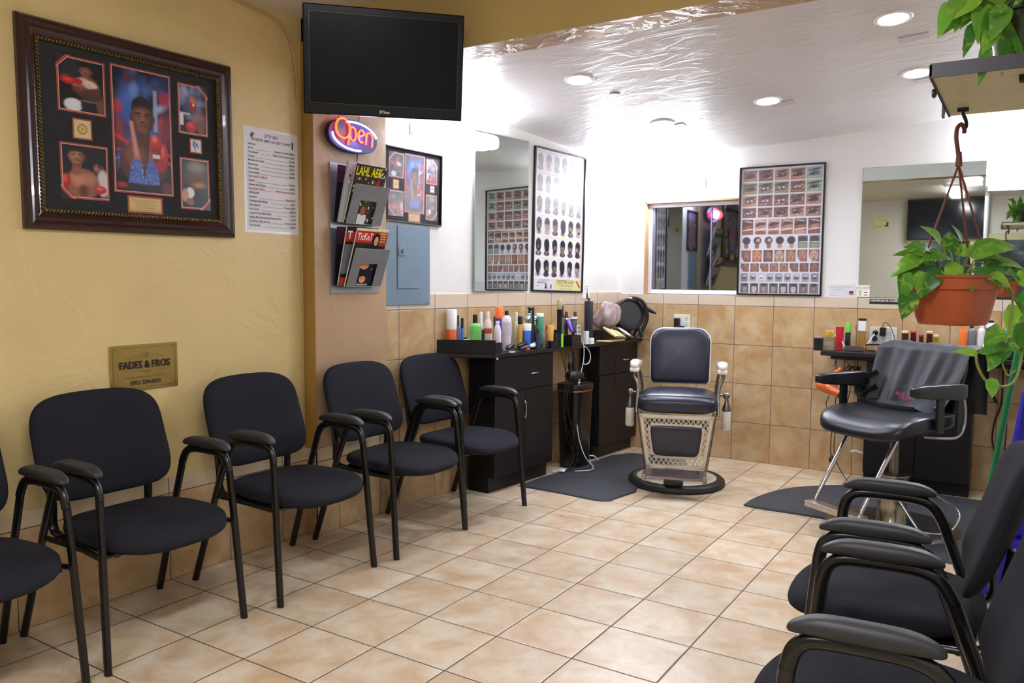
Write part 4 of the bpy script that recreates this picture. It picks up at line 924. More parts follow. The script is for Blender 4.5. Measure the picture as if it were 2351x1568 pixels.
# raised tray ends
e0=cl(-.03,-.03);e1=wl(.45,.012); dn=(e1-e0).normalized(); q=V((dn.y,-dn.x,0))*-.016
m=MB(); m.prism([(e0.x,e0.y),(e1.x,e1.y),((e1-q).x,(e1-q).y),((e0-q).x,(e0-q).y)],CT,CT+.085)
e2=cl(.03,-.03); e3=cl(.03,-.014); e4=cl(-.03,-.014)
m.prism([(e0.x,e0.y),(e2.x,e2.y),(e3.x,e3.y),(e4.x,e4.y)][::-1],CT,CT+.07)
m.build('end_panel',cabm,t,bevel=.002)
MB().lathe([(.001,-.012),(.009,-.008),(.009,.0),(.004,.006)],12,Matrix.Translation(tuple(cl(-.02,-.035,CT-.03)))).build('corner_bumper',steel,t,smooth=True)
def handle(t,x,z,horiz,w_=.075,r=.0045):
    m=MB(); h=w_/2
    pts=[(x-h,0,z),(x-h,-.022,z),(x-h*.5,-.03,z),(x+h*.5,-.03,z),(x+h,-.022,z),(x+h,0,z)] if horiz else [(x,0,z-h),(x,-.022,z-h),(x,-.03,z-h*.5),(x,-.03,z+h*.5),(x,-.022,z+h),(x,0,z+h)]
    return m.tube(spline(pts,4),r,8)
def cabinet(name,label,loc,rotz,w_,d_,h_,toe,drawer,doors):
    t=thing(name,label,'cabinet',loc,rotz)
    MB().box((0,.018,toe),(w_,d_,h_)).box((.0,.05,0),(w_,d_,toe)).build('body',cabm,t,bevel=.002)
    o=MB().box((.002,0,h_-drawer+.002),(w_-.002,.017,h_-.003)).build('drawer_front',cabm,t,bevel=.002)
    handle(t,w_*.62,h_-drawer*.55,True).build('handle',chrome,o,smooth=True)
    n=doors; dw=w_/n
    for k in range(n):
        o=MB().box((k*dw+.002,0,toe+.002),((k+1)*dw-.002,.017,h_-drawer-.002)).build('door',cabm,t,bevel=.002)
        if k==n-2 or n==1: handle(t,(k+1)*dw-.03 if n>1 else w_*.94,h_-drawer-.13,False,.11).build('handle',chrome,o,smooth=True)
    return t
cabinet('cabinet','black two door cabinet with drawer at near end of left counter',cl(.0,0),ROTC,.66,.215,.883,.10,.235,2)
cabinet('cabinet','black one door cabinet under left counter beside the bin, near the corner',cl(1.285,0),ROTC,.60,.165,.883,.10,.235,1)
# bin
t=thing('trash_bin','tall black bin with copper trim between the two black cabinets','bin',cl(1.02,.045),ROTC)
bo_=[(.105*abs(math.cos(a))**.6*sgn(math.cos(a)),.088*abs(math.sin(a))**.6*sgn(math.sin(a))) for a in [2*PI*k/40 for k in range(40)]]
m=MB(); sc=[(1,.0),(1.02,.012),(1.2,.565)]; vs=[];n=40
def loft(m,levels,out):
    n=len(out); vs=[(x*s,y*s,z) for s,z in levels for x,y in out]; fs=[]
    for i in range(len(levels)-1):
        for k in range(n): fs.append((i*n+k,i*n+(k+1)%n,(i+1)*n+(k+1)%n,(i+1)*n+k))
    fs+=[tuple(range(n))[::-1],tuple((len(levels)-1)*n+k for k in range(n))]; return m.add(vs,fs)
loft(m,[(1,0),(1.02,.015),(1.2,.565)],bo_).build('body',mat('gloss_black_plastic','101013',.22,noise=.05),t,smooth=True)
loft(MB(),[(1.225,.565),(1.235,.567),(1.235,.573),(1.225,.575)],bo_).build('trim_ring',mat('copper','c07848',.25,1,noise=.05),t,smooth=True)
loft(MB(),[(1.22,.575),(1.25,.585),(1.25,.612),(1.2,.622)],bo_).build('lid',mat('soft_black','1b1b1d',.4),t,smooth=True)
MB().ell((.02,-.02,.6225),(.012,.008,.002),12,6).build('sensor',mat('led_white','e0e6ff',.3,emit=2,noise=0),t,smooth=True)
# mats
def floor_mat(label,pts,th=.012):
    m=MB(); c_=V((sum(p[0] for p in pts)/len(pts),sum(p[1] for p in pts)/len(pts)))
    n=len(pts); ins=[tuple(c_+(V(p)-c_)*.985) for p in pts]
    vs=[(x,y,.001) for x,y in pts]+[(x,y,.004) for x,y in pts]+[(x,y,th) for x,y in ins]; fs=[tuple(range(n))[::-1]]
    for l in range(2):
        for k in range(n): fs.append((l*n+k,l*n+(k+1)%n,(l+1)*n+(k+1)%n,(l+1)*n+k))
    fs.append(tuple(2*n+k for k in range(n)))
    return tag(m.add(vs,fs).build('floor_mat',mat('mat_rubber','35363c',.6,noise=.12,scale=8,bump=.08,bscale=500)),label,'mat')
BC=V((1.275,5.19)); 
pts=[(.44,4.50)]+[(a,b) for a,b in ((.75,4.495),(.98,4.47))]+[(1.04+.07*math.cos(R(a)),4.545+.07*math.sin(R(a))) for a in range(-80,11,18)]+[(1.15,4.80)]
pts+=[(BC.x+.325*math.cos(R(a)),BC.y+.325*math.sin(R(a))) for a in range(240,130,-12)]+[(1.10,5.50),(1.05,5.80),(.80,5.92),(.63,5.86),(.54,5.70),(.50,5.2),(.45,4.75)]
floor_mat('dark grey rubber floor mat between the barber chair and left cabinets',pts)
pts=[(1.825,4.93),(1.85,4.875),(2.0,4.865),(2.293,4.865),(2.42,4.80),(2.60,4.62),(2.9,4.45),(3.25,4.40),(3.35,4.6),(3.35,5.6),(3.2,5.80),(2.6,5.83),(2.31,5.77),(2.1,5.62),(1.94,5.42),(1.85,5.15)]
pts=[(q.x,q.y) for q in [V((a,b,0)) for a,b in pts]]
pts2=[(v.x,v.y) for v in spline([(a,b,0) for a,b in pts],3,closed=True)]
floor_mat('dark rounded rubber floor mat under the right styling chair',pts2)

# ================================================================= BARBER CHAIR
cream=mat('cream_enamel','ddd5c2',.25,noise=.05,scale=12,coat=.3); porc=mat('white_porcelain','efebe2',.15,noise=.02,coat=.5)
nick=mat('worn_nickel','8c867e',.34,.9,noise=.25,scale=40)
t=thing('barber_chair','vintage barber chair with white lattice front and dark leather in the centre','barber chair',(BC.x,BC.y,.001),R(19))
MB().lathe([(.20,0),(.31,.0),(.325,.012),(.322,.035),(.305,.050),(.285,.052),(.27,.048)],56).build('base_ring',mat('dark_rubber_ring','25221f',.45,noise=.1),t,smooth=True)
MB().lathe([(.001,.062),(.12,.060),(.24,.055),(.275,.046),(.28,.03)],56).build('base_plate',cream,t,smooth=True)
MB().lathe([(.11,.058),(.095,.075),(.07,.10),(.062,.18),(.07,.30),(.10,.36),(.12,.38)],32).build('pedestal',cream,t,smooth=True)
MB().box((-.20,-.14,.38),(.20,.17,.44)).build('seat_frame',nick,t,bevel=.01)
m=MB(); m.cushion(.50,.46,.135,ex=6,p=4,n=64,fn=lambda x,y,z:(x*(1+.05*(y<0)*(-y/.23)),y-.03,z+.572+(.018*(1-(x/.25)**2)*(1-(y/.23)**2) if z>0 else 0)-(.012*max(0,-y/.23)**3 if z>0 else 0)))
m.build('seat_cushion',leather,t,smooth=True)
m=MB(); m.tube(spline([(-.243,-.262,.627),(-.12,-.268,.633),(0,-.27,.634),(.12,-.268,.633),(.243,-.262,.627)],6),.0035,6); m.build('seat_piping',leather,t,smooth=True)
# backrest leaning back
BM=Matrix.Translation((0,.215,.655))@Matrix.Rotation(R(-9),4,'X')
bout=rrect(.425,.43,.10,8,0,.215); bout=[(x*(1-.0*z),z) for x,z in bout]
def shape(x,z): # narrower rounded shoulders at top, square bottom
    return x
top=[(.2125*math.cos(R(a)) if False else 0,0) for a in (0,)]
o2=[]
for k in range(9): a=R(90*k/8); o2.append((.2125-.10+.10*math.cos(a),.40-.10+.10*math.sin(a)))
for k in range(9): a=R(90+90*k/8); o2.append((-.2125+.10+.10*math.cos(a),.40-.10+.10*math.sin(a)))
o2+=[(-.208,.02),(-.19,0),(.19,0),(.208,.02)]
MX=BM@Matrix(((1,0,0,0),(0,0,-1,0),(0,1,0,0),(0,0,0,1)))
MB().prism(o2,-.045,-.008,MX).build('back_shell',porc,t,bevel=.008,seg=3)
ins=[(x*.965,.212+(z-.212)*.967) for x,z in o2]
m=MB(); lv=[(1,0),(1,.02),(.985,.034),(.95,.042),(.85,.048),(.5,.053),(.01,.055)]; c0=(0,.21); n=len(ins); vs=[];fs=[]
for s,z in lv:
    for x,y in ins: vs.append((x*s,c0[1]+(y-c0[1])*s,z-.012))
for i in range(len(lv)-1):
    for k in range(n): fs.append((i*n+k,i*n+(k+1)%n,(i+1)*n+(k+1)%n,(i+1)*n+k))
m.add(vs,fs,MX).build('back_cushion',leather,t,smooth=True)
# arms
for s in (-1,1):
    am=MB()
    def af(x,y,z,s=s):
        q=-y/.15
        return (s*(.285)+x*(1-.12*q),y-.03,.815+z*(1+.15*q)-.014*abs(q)**2+.012*(q>0)*q)
    am.cushion(.078,.30,.062,ex=3,p=2.6,n=36,fn=af); am.build('armrest',porc,t,smooth=True)
    MB().cushion(.066,.16,.035,ex=4,p=4,M=Matrix.Translation((s*.285,-.095,.785))).build('armrest_base',porc,t,smooth=True)
    MB().tube(spline([(s*.287,-.09,.775),(s*.29,-.09,.735),(s*.268,-.10,.68),(s*.262,-.13,.60),(s*.262,-.19,.50)],6),[.014]*4+[.011]*20+[.011],10).build('arm_post',nick,t,smooth=True)
    MB().tube(spline([(s*.277,.08,.79),(s*.262,.12,.72),(s*.252,.14,.64),(s*.252,.14,.55)],5),.010,10).build('arm_post',nick,t,smooth=True)
    MB().cbox((s*.262,-.0,.60),(.018,.05,.07)).build('pivot_bracket',nick,t,bevel=.008,seg=3)
    # hanging lever handle
    h=thing('x','x','x') if False else None
    lv_=MB(); lv_.ell((s*.315,-.05,.620),(.023,.023,.026),16,10); lv_.lathe([(.012,.515),(.028,.520),(.029,.532),(.014,.575),(.010,.60)],20,Matrix.Translation((s*.318,-.05,0))); lv_.tube([(s*.26,-.03,.62),(s*.315,-.05,.62)],.008,8)
    lo=lv_.build('lever',nick,t,smooth=True)
    MB().lathe([(.02,.385),(.028,.390),(.031,.40),(.029,.51),(.026,.516)],20,Matrix.Translation((s*.318,-.05,0))).build('lever_grip',cream,lo,smooth=True)
# lattice front: trapezoid frame with diagonal lattice around a leather pad
LM=Matrix.Translation((0,-.255,.505))@Matrix.Rotation(R(7),4,'X')@Matrix(((1,0,0,0),(0,0,-1,0),(0,1,0,0),(0,0,0,1)))
def hw(z): return .236+z*(.236-.185)/.37     # half width, z from 0 (top) to -.37
fm_=MB()
def strip(a,b,w_,th=.012,zz=0):
    a=V((a[0],a[1],zz));b=V((b[0],b[1],zz)); d_=(b-a); 
    if d_.length<1e-4: return
    q=V((-d_.y,d_.x,0)).normalized()*w_/2; l=[a-q,b-q,b+q,a+q]
    fm_.add([tuple(v+V((0,0,-th/2))) for v in l]+[tuple(v+V((0,0,th/2))) for v in l],[(0,3,2,1),(4,5,6,7),(0,1,5,4),(1,2,6,5),(2,3,7,6),(3,0,4,7)],LM)
TPz,BTz=0,-.36
strip((-hw(0),-.010),(hw(0),-.010),.022); strip((-hw(BTz)+.0,BTz+.012),(hw(BTz),BTz+.012),.018)
for s in (-1,1): strip((s*(hw(0)-.010),0),(s*(hw(BTz)-.010),BTz),.020)
pw0,pw1,pz0,pz1=.165,.140,-.075,-.275
strip((-pw0,pz0+.010),(pw0,pz0+.010),.018); strip((-pw1,pz1-.008),(pw1,pz1-.008),.016)
for s in (-1,1): strip((s*(pw0+.008),pz0),(s*(pw1+.008),pz1),.016)
# lattice bars clipped to the ring between outer frame and pad
def inside(x,z):
    if not (-.35<z<-.018): return False
    if abs(x)>hw(z)-.016: return False
    k=(z-pz0)/(pz1-pz0); pw=pw0+(pw1-pw0)*k
    if pz1-.012<z<pz0+.012 and abs(x)<pw+.010: return False
    return True
step=.031
for s in (-1,1):
    for k in range(-22,23):
        run=None; prev=None
        for i in range(120):
            z=-.36*i/119; x=k*step+s*(z)*.75+ (s*.135)
            ok=inside(x,z)
            if ok and run is None: run=(x,z)
            if (not ok or i==119) and run is not None:
                strip(run,(x,z),.0052,.008); run=None
fm_.build('lattice_panel',cream,t)
m=MB(); m.cushion(.315,.205,.035,ex=7,p=4,n=48,fn=lambda x,y,z:(x*(1+.08*y/.1),y-.172,z+.006),M=LM); m.build('calf_pad',leather,t,smooth=True)
# feet of the panel: curved skirt and side rails
for s in (-1,1):
    MB().tube([LM@V((s*(hw(0)+.006),.02,-.02)),LM@V((s*(hw(-.2)+.006),-.2,-.02)),LM@V((s*(hw(BTz)+.004),BTz-.02,-.02))],.013,8,flat=.6).build('side_rail',nick,t,smooth=True)
for s in (-1,1):
    m=MB()
    a=[(s*.186,BTz+.01),(s*.184,BTz-.05),(s*.165,BTz-.045),(s*.15,BTz-.015),(s*.12,BTz+.005)]
    a=a if s>0 else a[::-1]
    m.prism(a[::-1],-.006,.006,LM)
    m.build('lattice_foot',cream,t)
# footrest
m=MB(); FM=Matrix.Translation((0,-.40,.148))@Matrix.Rotation(R(18),4,'X'); m.box((-.185,-.05,-.007),(.185,.06,.007),FM); m.build('footrest_plate',mat('tinted_steel','8a7a78',.22,.85,noise=.3,scale=14),t,bevel=.003)
for s in (-1,1): m=MB(); m.box((s*.187-.012,-.46,.115),(s*.187+.012,-.30,.155)); m.lathe([(.016,-.012),(.016,.012)],12,Matrix.Translation((s*.19,-.445,.135))@Matrix.Rotation(PI/2,4,'Y')); m.build('footrest_bracket',nick,t,bevel=.004)
MB().box((-.07,-.34,.065),(.055,-.27,.085)).box((-.02,-.30,.03),(.02,-.10,.07)).build('pedal',blackpl,t,bevel=.006)

# ================================================================= STYLING CHAIR
SR=R(-32)
t=thing('styling_chair','black hydraulic styling chair with chrome footrest and armrests on the right','styling chair',(2.655,4.92,.013),SR)
MB().lathe([(.001,.026),(.20,.026),(.29,.016),(.345,.006),(.35,0),(.001,0)],56).build('base_disc',mat('worn_base_disc','4a4440',.3,.6,noise=.2,scale=6),t,smooth=True)
MB().lathe([(.086,.02),(.078,.03),(.076,.27),(.083,.275),(.083,.295),(.05,.30),(.03,.298)],36).build('cylinder',mat('stained_chrome','a39c8c',.2,.95,noise=.35,scale=5),t,smooth=True)
MB().lathe([(.024,.28),(.024,.54)],20).build('piston',mat('dull_piston','7a746c',.3,.9,noise=.2),t,smooth=True)
MB().box((-.14,-.16,.535),(.14,.14,.555)).build('seat_plate',blackpl,t,bevel=.004)
m=MB()
def sf2(x,y,z):
    q=-y/.25
    return (x*(1+.04*q),y-.06-.02*(1-(x/.28)**2)*max(0,q),z+.612-(.055*max(0,q)**3 if True else 0)+.02*(x/.28)**2*(z>0)+.012*max(0,-q))
m.cushion(.59,.53,.105,ex=5,p=3,n=64,fn=sf2); m.build('seat',leather_s,t,smooth=True)
m=MB()
def bf2(x,y,z):
    v=y/.19
    return (x*(1+.06*v-.0*v),.195+z+.085*(v+1)/2*1.0-.02*(1-v*v)-.05*(x/.26)**2*0-.025*(x/.26)**2,.80+y)
m.cushion(.50,.38,.07,ex=4.2,p=2.8,n=64,fn=bf2); m.build('backrest',leather_s,t,smooth=True)
for s in (-1,1):
    m=MB(); x=s*.315
    def ar(xx,yy,zz,x=x):
        q=-yy/.2
        return (x+xx,yy-.075,.800+zz*(1-.45*q if zz<0 else 1))
    m.cushion(.058,.40,.078,ex=6,p=6,n=40,fn=ar); m.build('armrest',mat('black_arm_urethane','1c1c1f',.28,noise=.08),t,smooth=True,sharp=60)
    m=MB(); m.box((x-.012,-.085,.58),(x+.008,-.035,.81)); m.box((x-.012,.07,.55),(x+.008,.115,.81)); m.build('arm_support',blackpl,t,bevel=.004)
    MB().tube(spline([(x+s*.004,.10,.78),(x+s*.006,.125,.70),(x+s*.006,.12,.60),(x+s*.002,.08,.555),(x,0,.55),(x-s*.06,-.10,.555)],6),.009,8).build('arm_bracket',steel,t,smooth=True)
    a=V((s*.155,-.17,.54)); b=V((s*.155,-.42,.17))
    MB().tube([a,a.lerp(b,.15),a.lerp(b,.5),b,b+V((0,-.01,-.04))],.0125,10).build('footrest_arm',chrome,t,smooth=True)
MB().box((-.185,-.475,.118),(.185,-.405,.150)).build('footrest_bar',mat('brushed_aluminium','bdbab4',.28,.95,noise=.1,scale=70),t,bevel=.003)
MB().tube(spline([(.06,-.05,.20),(.12,-.10,.19),(.28,-.16,.09),(.33,-.17,.075),(.39,-.10,.075),(.40,-.02,.11),(.36,.05,.17),(.20,.08,.21),(.08,.05,.21)],6),.0065,8).build('pump_lever',chrome,t,smooth=True)
# cape draped over the styling chair back
cp=mat('cape_nylon',(40,41,46),.55,noise=.15,scale=10,bump=.12,bscale=30)
c=thing('cutting_cape','dark grey cutting cape draped over the back of the styling chair','cape',(2.655,4.92,.013),SR)
def capepos(u,v):
    """u across -1..1, v 0 = back hem, up over the top edge, to 1 = front hem on the seat"""
    L=v
    wv=.012*math.sin(u*9+v*3)+.007*math.sin(u*21+1+v*6)
    x=u*(.262+.03*math.sin(v*3.1)-.03*max(0,v-.62)*1.6)
    if v<.28:  # behind
        k=v/.28; y=.345+.02*(1-k)+wv*.6; z=.64+.355*k
    elif v<.42: # over the top
        k=(v-.28)/.14; a=PI*k; y=.285+.055*math.cos(a); z=.995+.022*math.sin(a)+wv*.3
    else:
        k=(v-.42)/.58; y=.215-.095*k-.035*k*k+wv*(.4+1.0*k); z=.995-.305*k
    y-=.02*abs(u)**3*(1 if v>.4 else -1)
    return (x,y,z)
m=MB(); NU,NV=40,46
for layer in (0,1):
    for j in range(NV+1):
        for i in range(NU+1):
            x,y,z=capepos(-1+2*i/NU,j/NV); o=.004*layer*(1 if j/NV<.35 else -1); m.v.append((x,y+o,z+(.004*layer if .28<j/NV<.42 else 0)))
W1=NU+1;S=W1*(NV+1)
for j in range(NV):
    for i in range(NU):
        a=j*W1+i
        m.f.append((a,a+1,a+W1+1,a+W1)); m.f.append((S+a,S+a+W1,S+a+W1+1,S+a+1))
edge=[i for i in range(W1)]+[j*W1+NU for j in range(1,NV+1)]+[NV*W1+i for i in range(NU-1,-1,-1)]+[j*W1 for j in range(NV-1,0,-1)]
for k in range(len(edge)):
    a,b=edge[k],edge[(k+1)%len(edge)]; m.f.append((a,S+a,S+b,b))
m.mi=[0]*len(m.f); m.c=[(1,1,1)]*len(m.f)
m.build('cloth',cp,c,smooth=True,sharp=80)
# folded flap and straps gathered on the seat
m=MB(); m.cushion(.36,.22,.03,ex=3,p=2.2,n=40,fn=lambda x,y,z:(x+.03,y*.8+.06,z+.685+.02*math.sin(x*22)+.02*(y/.1))); m.build('folded_flap',cp,c,smooth=True)
m=MB()
for pts in ([(-.25,.27,.98),(-.30,.24,.92),(-.28,.2,.89)],[(-.24,.13,.84),(-.31,.06,.78),(-.29,.02,.70),(-.18,.0,.675)],[(-.22,.1,.76),(-.27,.02,.69),(-.14,-.03,.672),(.0,-.05,.668),(.14,-.03,.67)]):
    m.tube(spline(pts,6),.026,8,flat=.22,up=(0,-1,.3))
m.build('strap',cp,c,smooth=True)
m=MB(); M=Matrix.Translation((0.02,.045,.735))
for k in range(46):
    a=k*2.4; q=math.sqrt(k/46); m.ell((-.01+.060*q*math.cos(a),.074,.722+.020*q*math.sin(a)-.25*.060*q*math.cos(a)),(.0045,.004,.0035),6,4)
part(m.build('embroidered_logo',mat('pink_embroidery','b04864',.6,noise=.3,scale=200),c,smooth=True),'pink embroidered mark')

# ================================================================= RIGHT COUNTER, CABINET
t=thing('countertop','black wall shelf counter under the rear mirrors','counter',(0,WB-.010,0))
RC=.905
MB().box((2.06,-.335,RC-.03),(3.55,0,RC)).build('top',mat('black_laminate','19181a',.36),t,bevel=.004)
MB().box((2.12,-.30,RC-.055),(3.5,-.02,RC-.03)).build('subframe',cabm,t,bevel=.003)
MB().tube([(3.10,-.02,RC-.30),(3.0,-.26,RC-.06)],.010,6).build('bracket',blackpl,t)
t=thing('cabinet','black cabinet below right counter behind the styling chair','cabinet',(2.35,WB-.31,0))
MB().box((0,.018,.09),(.63,.298,.848)).box((0,.05,0),(.63,.298,.09)).build('body',cabm,t,bevel=.002)
for k in range(2):
    o=MB().box((k*.315+.002,0,.092),((k+1)*.315-.002,.017,.846)).build('door',cabm,t,bevel=.002)
    if k==0: handle(t,.07,.80,True,.05).build('handle',steel,o,smooth=True)

# ================================================================= SMALL THINGS
def capm(c_,rough=.35): return mat('plastic_'+(c_ if isinstance(c_,str) else 'x'),c_,rough,noise=.03)
def bottle(label,P,h,r,body,cap=None,ch=.2,cr=.6,shape='round',lab=None,cat='bottle',name='bottle',grp=None,sq=1.0,clear=False,mm=None,rot=YAW):
    """P base centre; cap height fraction ch, cap radius fraction cr"""
    t=thing(name,label,cat,P,rot,grp); hb=h*(1-ch) if cap else h
    bm2=mm or (glassm if clear else capm(body))
    if shape=='round': prof=[(r*.9,0),(r,.004),(r,hb*.86),(r*.9,hb*.93),(r*cr*.8,hb)] if cap else [(r*.92,0),(r,.003),(r,hb-.003),(r*.9,hb)]
    elif shape=='can': prof=[(r*.95,0),(r,.003),(r,hb-.002),(r*.96,hb)]
    elif shape=='jar': prof=[(r*.95,0),(r,.004),(r,hb-.004),(r*.95,hb)]
    elif shape=='cone': prof=[(r*.75,0),(r*.78,.004),(r*.95,hb*.45),(r,hb*.75),(r*.85,hb*.93),(r*cr*.8,hb)]
    else: prof=[(r*.8,0),(r*.95,.01),(r,hb*.3),(r,hb*.7),(r*.7,hb*.92),(r*cr*.8,hb)]
    MB().lathe(prof,20,None,1,sq).build('body',bm2,t,smooth=True)
    if cap: MB().lathe([(r*cr,hb),(r*cr,hb+.001),(r*cr,h-.003),(r*cr*.9,h)],18,None,1,min(1,sq*1.15)).build('cap',capm(cap),t,smooth=True)
    if lab:
        c1,z0,z1=lab; MB().lathe([(r*1.004,hb*z0),(r*1.008,hb*z0+.001),(r*1.008,hb*z1),(r*1.004,hb*z1+.001)],20,None,1,sq).build('label',capm(c1),t,smooth=True)
    return t
def onrow(px,off,z=CT):     # point on the left counter, off metres out from the rear wall, in sight line px
    P=onp(px,760,wl(0,off),WN); return V((P.x,P.y,z+.001))
def ht(P,ytop,px):           # height of something at P whose top is seen at pixel row ytop
    d=ray(px,ytop); return CAM.z+d.z*((V((P.x,P.y,0))-V((CAM.x,CAM.y,0))).length/math.hypot(d.x,d.y))-P.z
def lb(label,px,off,ytop,wpx,**k):
    if px<1136: off=min(off,.012+.262*(px-1005)/128-.020-wpx/2*.0029)
    P=onrow(px,max(off,.018+wpx/2*.0029)); h=ht(P,ytop,px); r=wpx/2*depth(P)/FL; return bottle(label,P,h,r,**k)
G='toiletries on the left counter'
a=lb('orange spray can with tall white cap, first on the left counter',1037,.12,710,24,body='d8602c',cap='f0eef0',ch=.46,cr=.97,shape='can',lab=('d89a30',.05,.3))
lb('small blue bottle with thin black cap next to orange spray can',1052,.14,724,8,body='4a80c8',cap='161618',ch=.28,cr=.5,shape='round')
lb('short blue bottle with thick black cap behind the white box',1061,.10,730,7,body='3a78c4',cap='161618',ch=.3,cr=.9,shape='can')
P=onrow(1067,.085); b=thing('small_box','white printed box with black lid in front of blue bottles','box',P,ROTL)
MB().box((-.032,-.02,0),(.032,.02,.085)).build('carton',capm('e8e8e6'),b,bevel=.002); MB().box((-.012,-.012,.085),(.012,.012,.093)).build('lid',capm('161618'),b)
p=Print(-.0203); p.text(0,.07,'CABIONST',.012,'555555'); p.text(0,.045,'{} ()',.024,'777777'); p.build('print',PRINT,b)
lb('lime green bottle with black cap on the left counter',1091,.17,722,26,body='7ed66a',cap='141416',ch=.22,cr=.42,shape='round',sq=.6,lab=('86dc70',.1,.6))
lb('small dark bottle in front of the green bottle',1109,.21,757,7,body='88a070',cap='141416',ch=.5,cr=.9,shape='can')
lb('white bottle with pointed white cap behind the green bottle',1104,.10,716,13,body='e4e0dc',cap='f4f2f0',ch=.2,cr=.55,shape='taper')
lb('white bottle with red and pink label and pointed cap',1120,.17,715,20,body='e6d2cc',cap='f4f2f0',ch=.17,cr=.4,shape='taper',lab=('c8583c',.55,.7))
lb('thin black tube between white bottles',1135,.16,726,6,body='1a1a1e',cap='1e1e22',ch=.4,cr=.7)
lb('purple can with bright orange cap on the left counter',1146,.11,704,18,body='5a2a9a',cap='f07a30',ch=.27,cr=1.0,shape='can')
lb('short black and beige marker bottle at the tray corner',1136,.24,745,7,body='c8baa4',cap='2c2c34',ch=.5,cr=.9,shape='can')
lb('small white lotion bottle in front of the purple can',1142,.26,737,18,body='dcd8e4',cap='e8e4f0',ch=.1,cr=.5,shape='taper')
lb('tall white lotion bottle with black cap on the left counter',1163,.22,713,23,body='e0d4dc',cap='1c1c22',ch=.11,cr=.42,shape='cone',lab=('c8c2cc',.45,.8))
lb('slim clear bottle with pale liquid behind the lotion',1185,.12,716,11,body='d8dcc0',cap='dcdcd4',ch=.25,cr=.6,shape='round')
lb('black and gold patterned can on the left counter',1194,.18,726,11,body='c89a3c',cap='141218',ch=.24,cr=1.0,shape='can')
lb('blue gel jar with white lid on the left counter',1210,.20,743,20,body='3c6cc8',cap='e6ecf4',ch=.28,cr=1.02,shape='jar')
P=onrow(1217,.10); t=thing('atomizer','shiny metal antique spray bottle with black knob','atomizer',P); t.scale=(1.35,1.35,1.3)
MB().lathe([(.03,0),(.042,.01),(.045,.06),(.03,.10),(.015,.13),(.04,.145),(.036,.16),(.012,.17),(.008,.18)],24).build('body',chrome,t,smooth=True); MB().lathe([(.008,.18),(.014,.186),(.008,.195),(.016,.205),(.012,.212)],14).build('knob',blackpl,t,smooth=True)
MB().tube(spline([(-.04,0,.02),(-.06,0,.08),(-.055,0,.14),(-.03,0,.155)],5),.004,6).build('handle',chrome,t,smooth=True)
lb('black pump bottle with white label stripe on left counter',1224,.22,706,17,body='17181c',cap='15161a',ch=.42,cr=.32,shape='can',lab=('23242a',.2,.8))
lb('teal and black tall comb tube behind the pump bottle',1221,.16,712,7,body='2a8a80',cap='1c9a90',ch=.3,cr=.9,shape='can')
lb('little dark blue glass bottle near the counter edge',1235,.27,755,12,body='28384a',cap='2a2c34',ch=.25,cr=.5,shape='jar')
lb('green cup with white rim behind the metal atomizer',1239,.13,719,18,body='4a9a78',cap='e8ece8',ch=.1,cr=1.05,shape='jar',cat='cup',name='cup')
P=onrow(1249,.22); t=thing('tool_cup','clear cup holding silver scissors and clips','cup',P)
MB().lathe([(.015,0),(.018,.003),(.021,.075),(.019,.075),(.016,.005)],20).build('cup',glassm,t,smooth=True)
rnd=random.Random(4); m=MB()
for k in range(7): a=rnd.random()*6.3; m.tube([(.008*math.cos(a),.008*math.sin(a),.01),(.018*math.cos(a),.018*math.sin(a),.10+rnd.random()*.05)],.0018,5)
m.build('scissors',chrome,t,smooth=True)
lb('small red cylinder in front of the scissors cup',1256,.20,747,8,body='b02434',shape='can')
lb('yellow orange plastic cup beside the red cylinder',1264,.24,747,15,body='e0b050',shape='jar',cat='cup',name='cup')
P=onrow(1266,.29); tag(MB().box((-.02,-.018,0),(.02,.018,.05)).build('holder_block',blackpl,loc=P,rotz=ROTL,bevel=.003),'black block holder at the counter edge under the yellow cup','holder')
P=onrow(1276,.26); t=thing('tool_jar','dark glass jar with combs near the counter edge','jar',P)
MB().lathe([(.024,0),(.027,.004),(.027,.10),(.024,.10),(.023,.006)],24).build('glass',mat('smoked_jar','3a3e42',.1,trans=.6,noise=0),t,smooth=True)
MB().box((-.018,-.004,.01),(.016,.004,.12)).build('comb',blackpl,t)
P=onrow(1277,.24); t=thing('round_brush','black hairbrush with blond wood handle standing upright','hairbrush',P+V((0,.045,0)))
h1=ht(P,711,1276);h2=ht(P,686,1276)
MB().lathe([(.014,0),(.016,.02),(.019,h1-.01),(.022,h1)],18).build('bristle_head',blackpl,t,smooth=True)
MB().lathe([(.014,h1),(.018,h1+.01),(.019,h2-.015),(.014,h2-.003),(.004,h2)],18).build('handle',mat('pale_wood','b8a27a',.5,noise=.15,scale=40),t,smooth=True)
P=onrow(1291,.30); tag(MB().box((-.009,-.004,0),(.009,.004,.092)).build('comb',capm('86d83c'),loc=P,rotz=ROTL,bevel=.001),'lime green flat comb standing at the counter edge','comb')
P=onrow(1312,.27); t=thing('tool_organizer','black open box holding clippers and cords at the counter edge','organizer',P,ROTC)
m=MB(); m.box((-.06,-.045,0),(.06,-.040,.075)); m.box((-.06,.04,0),(.06,.045,.075)); m.box((-.06,-.04,0),(-.055,.04,.075)); m.box((.055,-.04,0),(.06,.04,.075)); m.box((-.055,-.04,0),(.055,.04,.004)); m.box((.012,-.04,.0),(.016,.04,.075))
m.build('box',blackpl,t,bevel=.001)
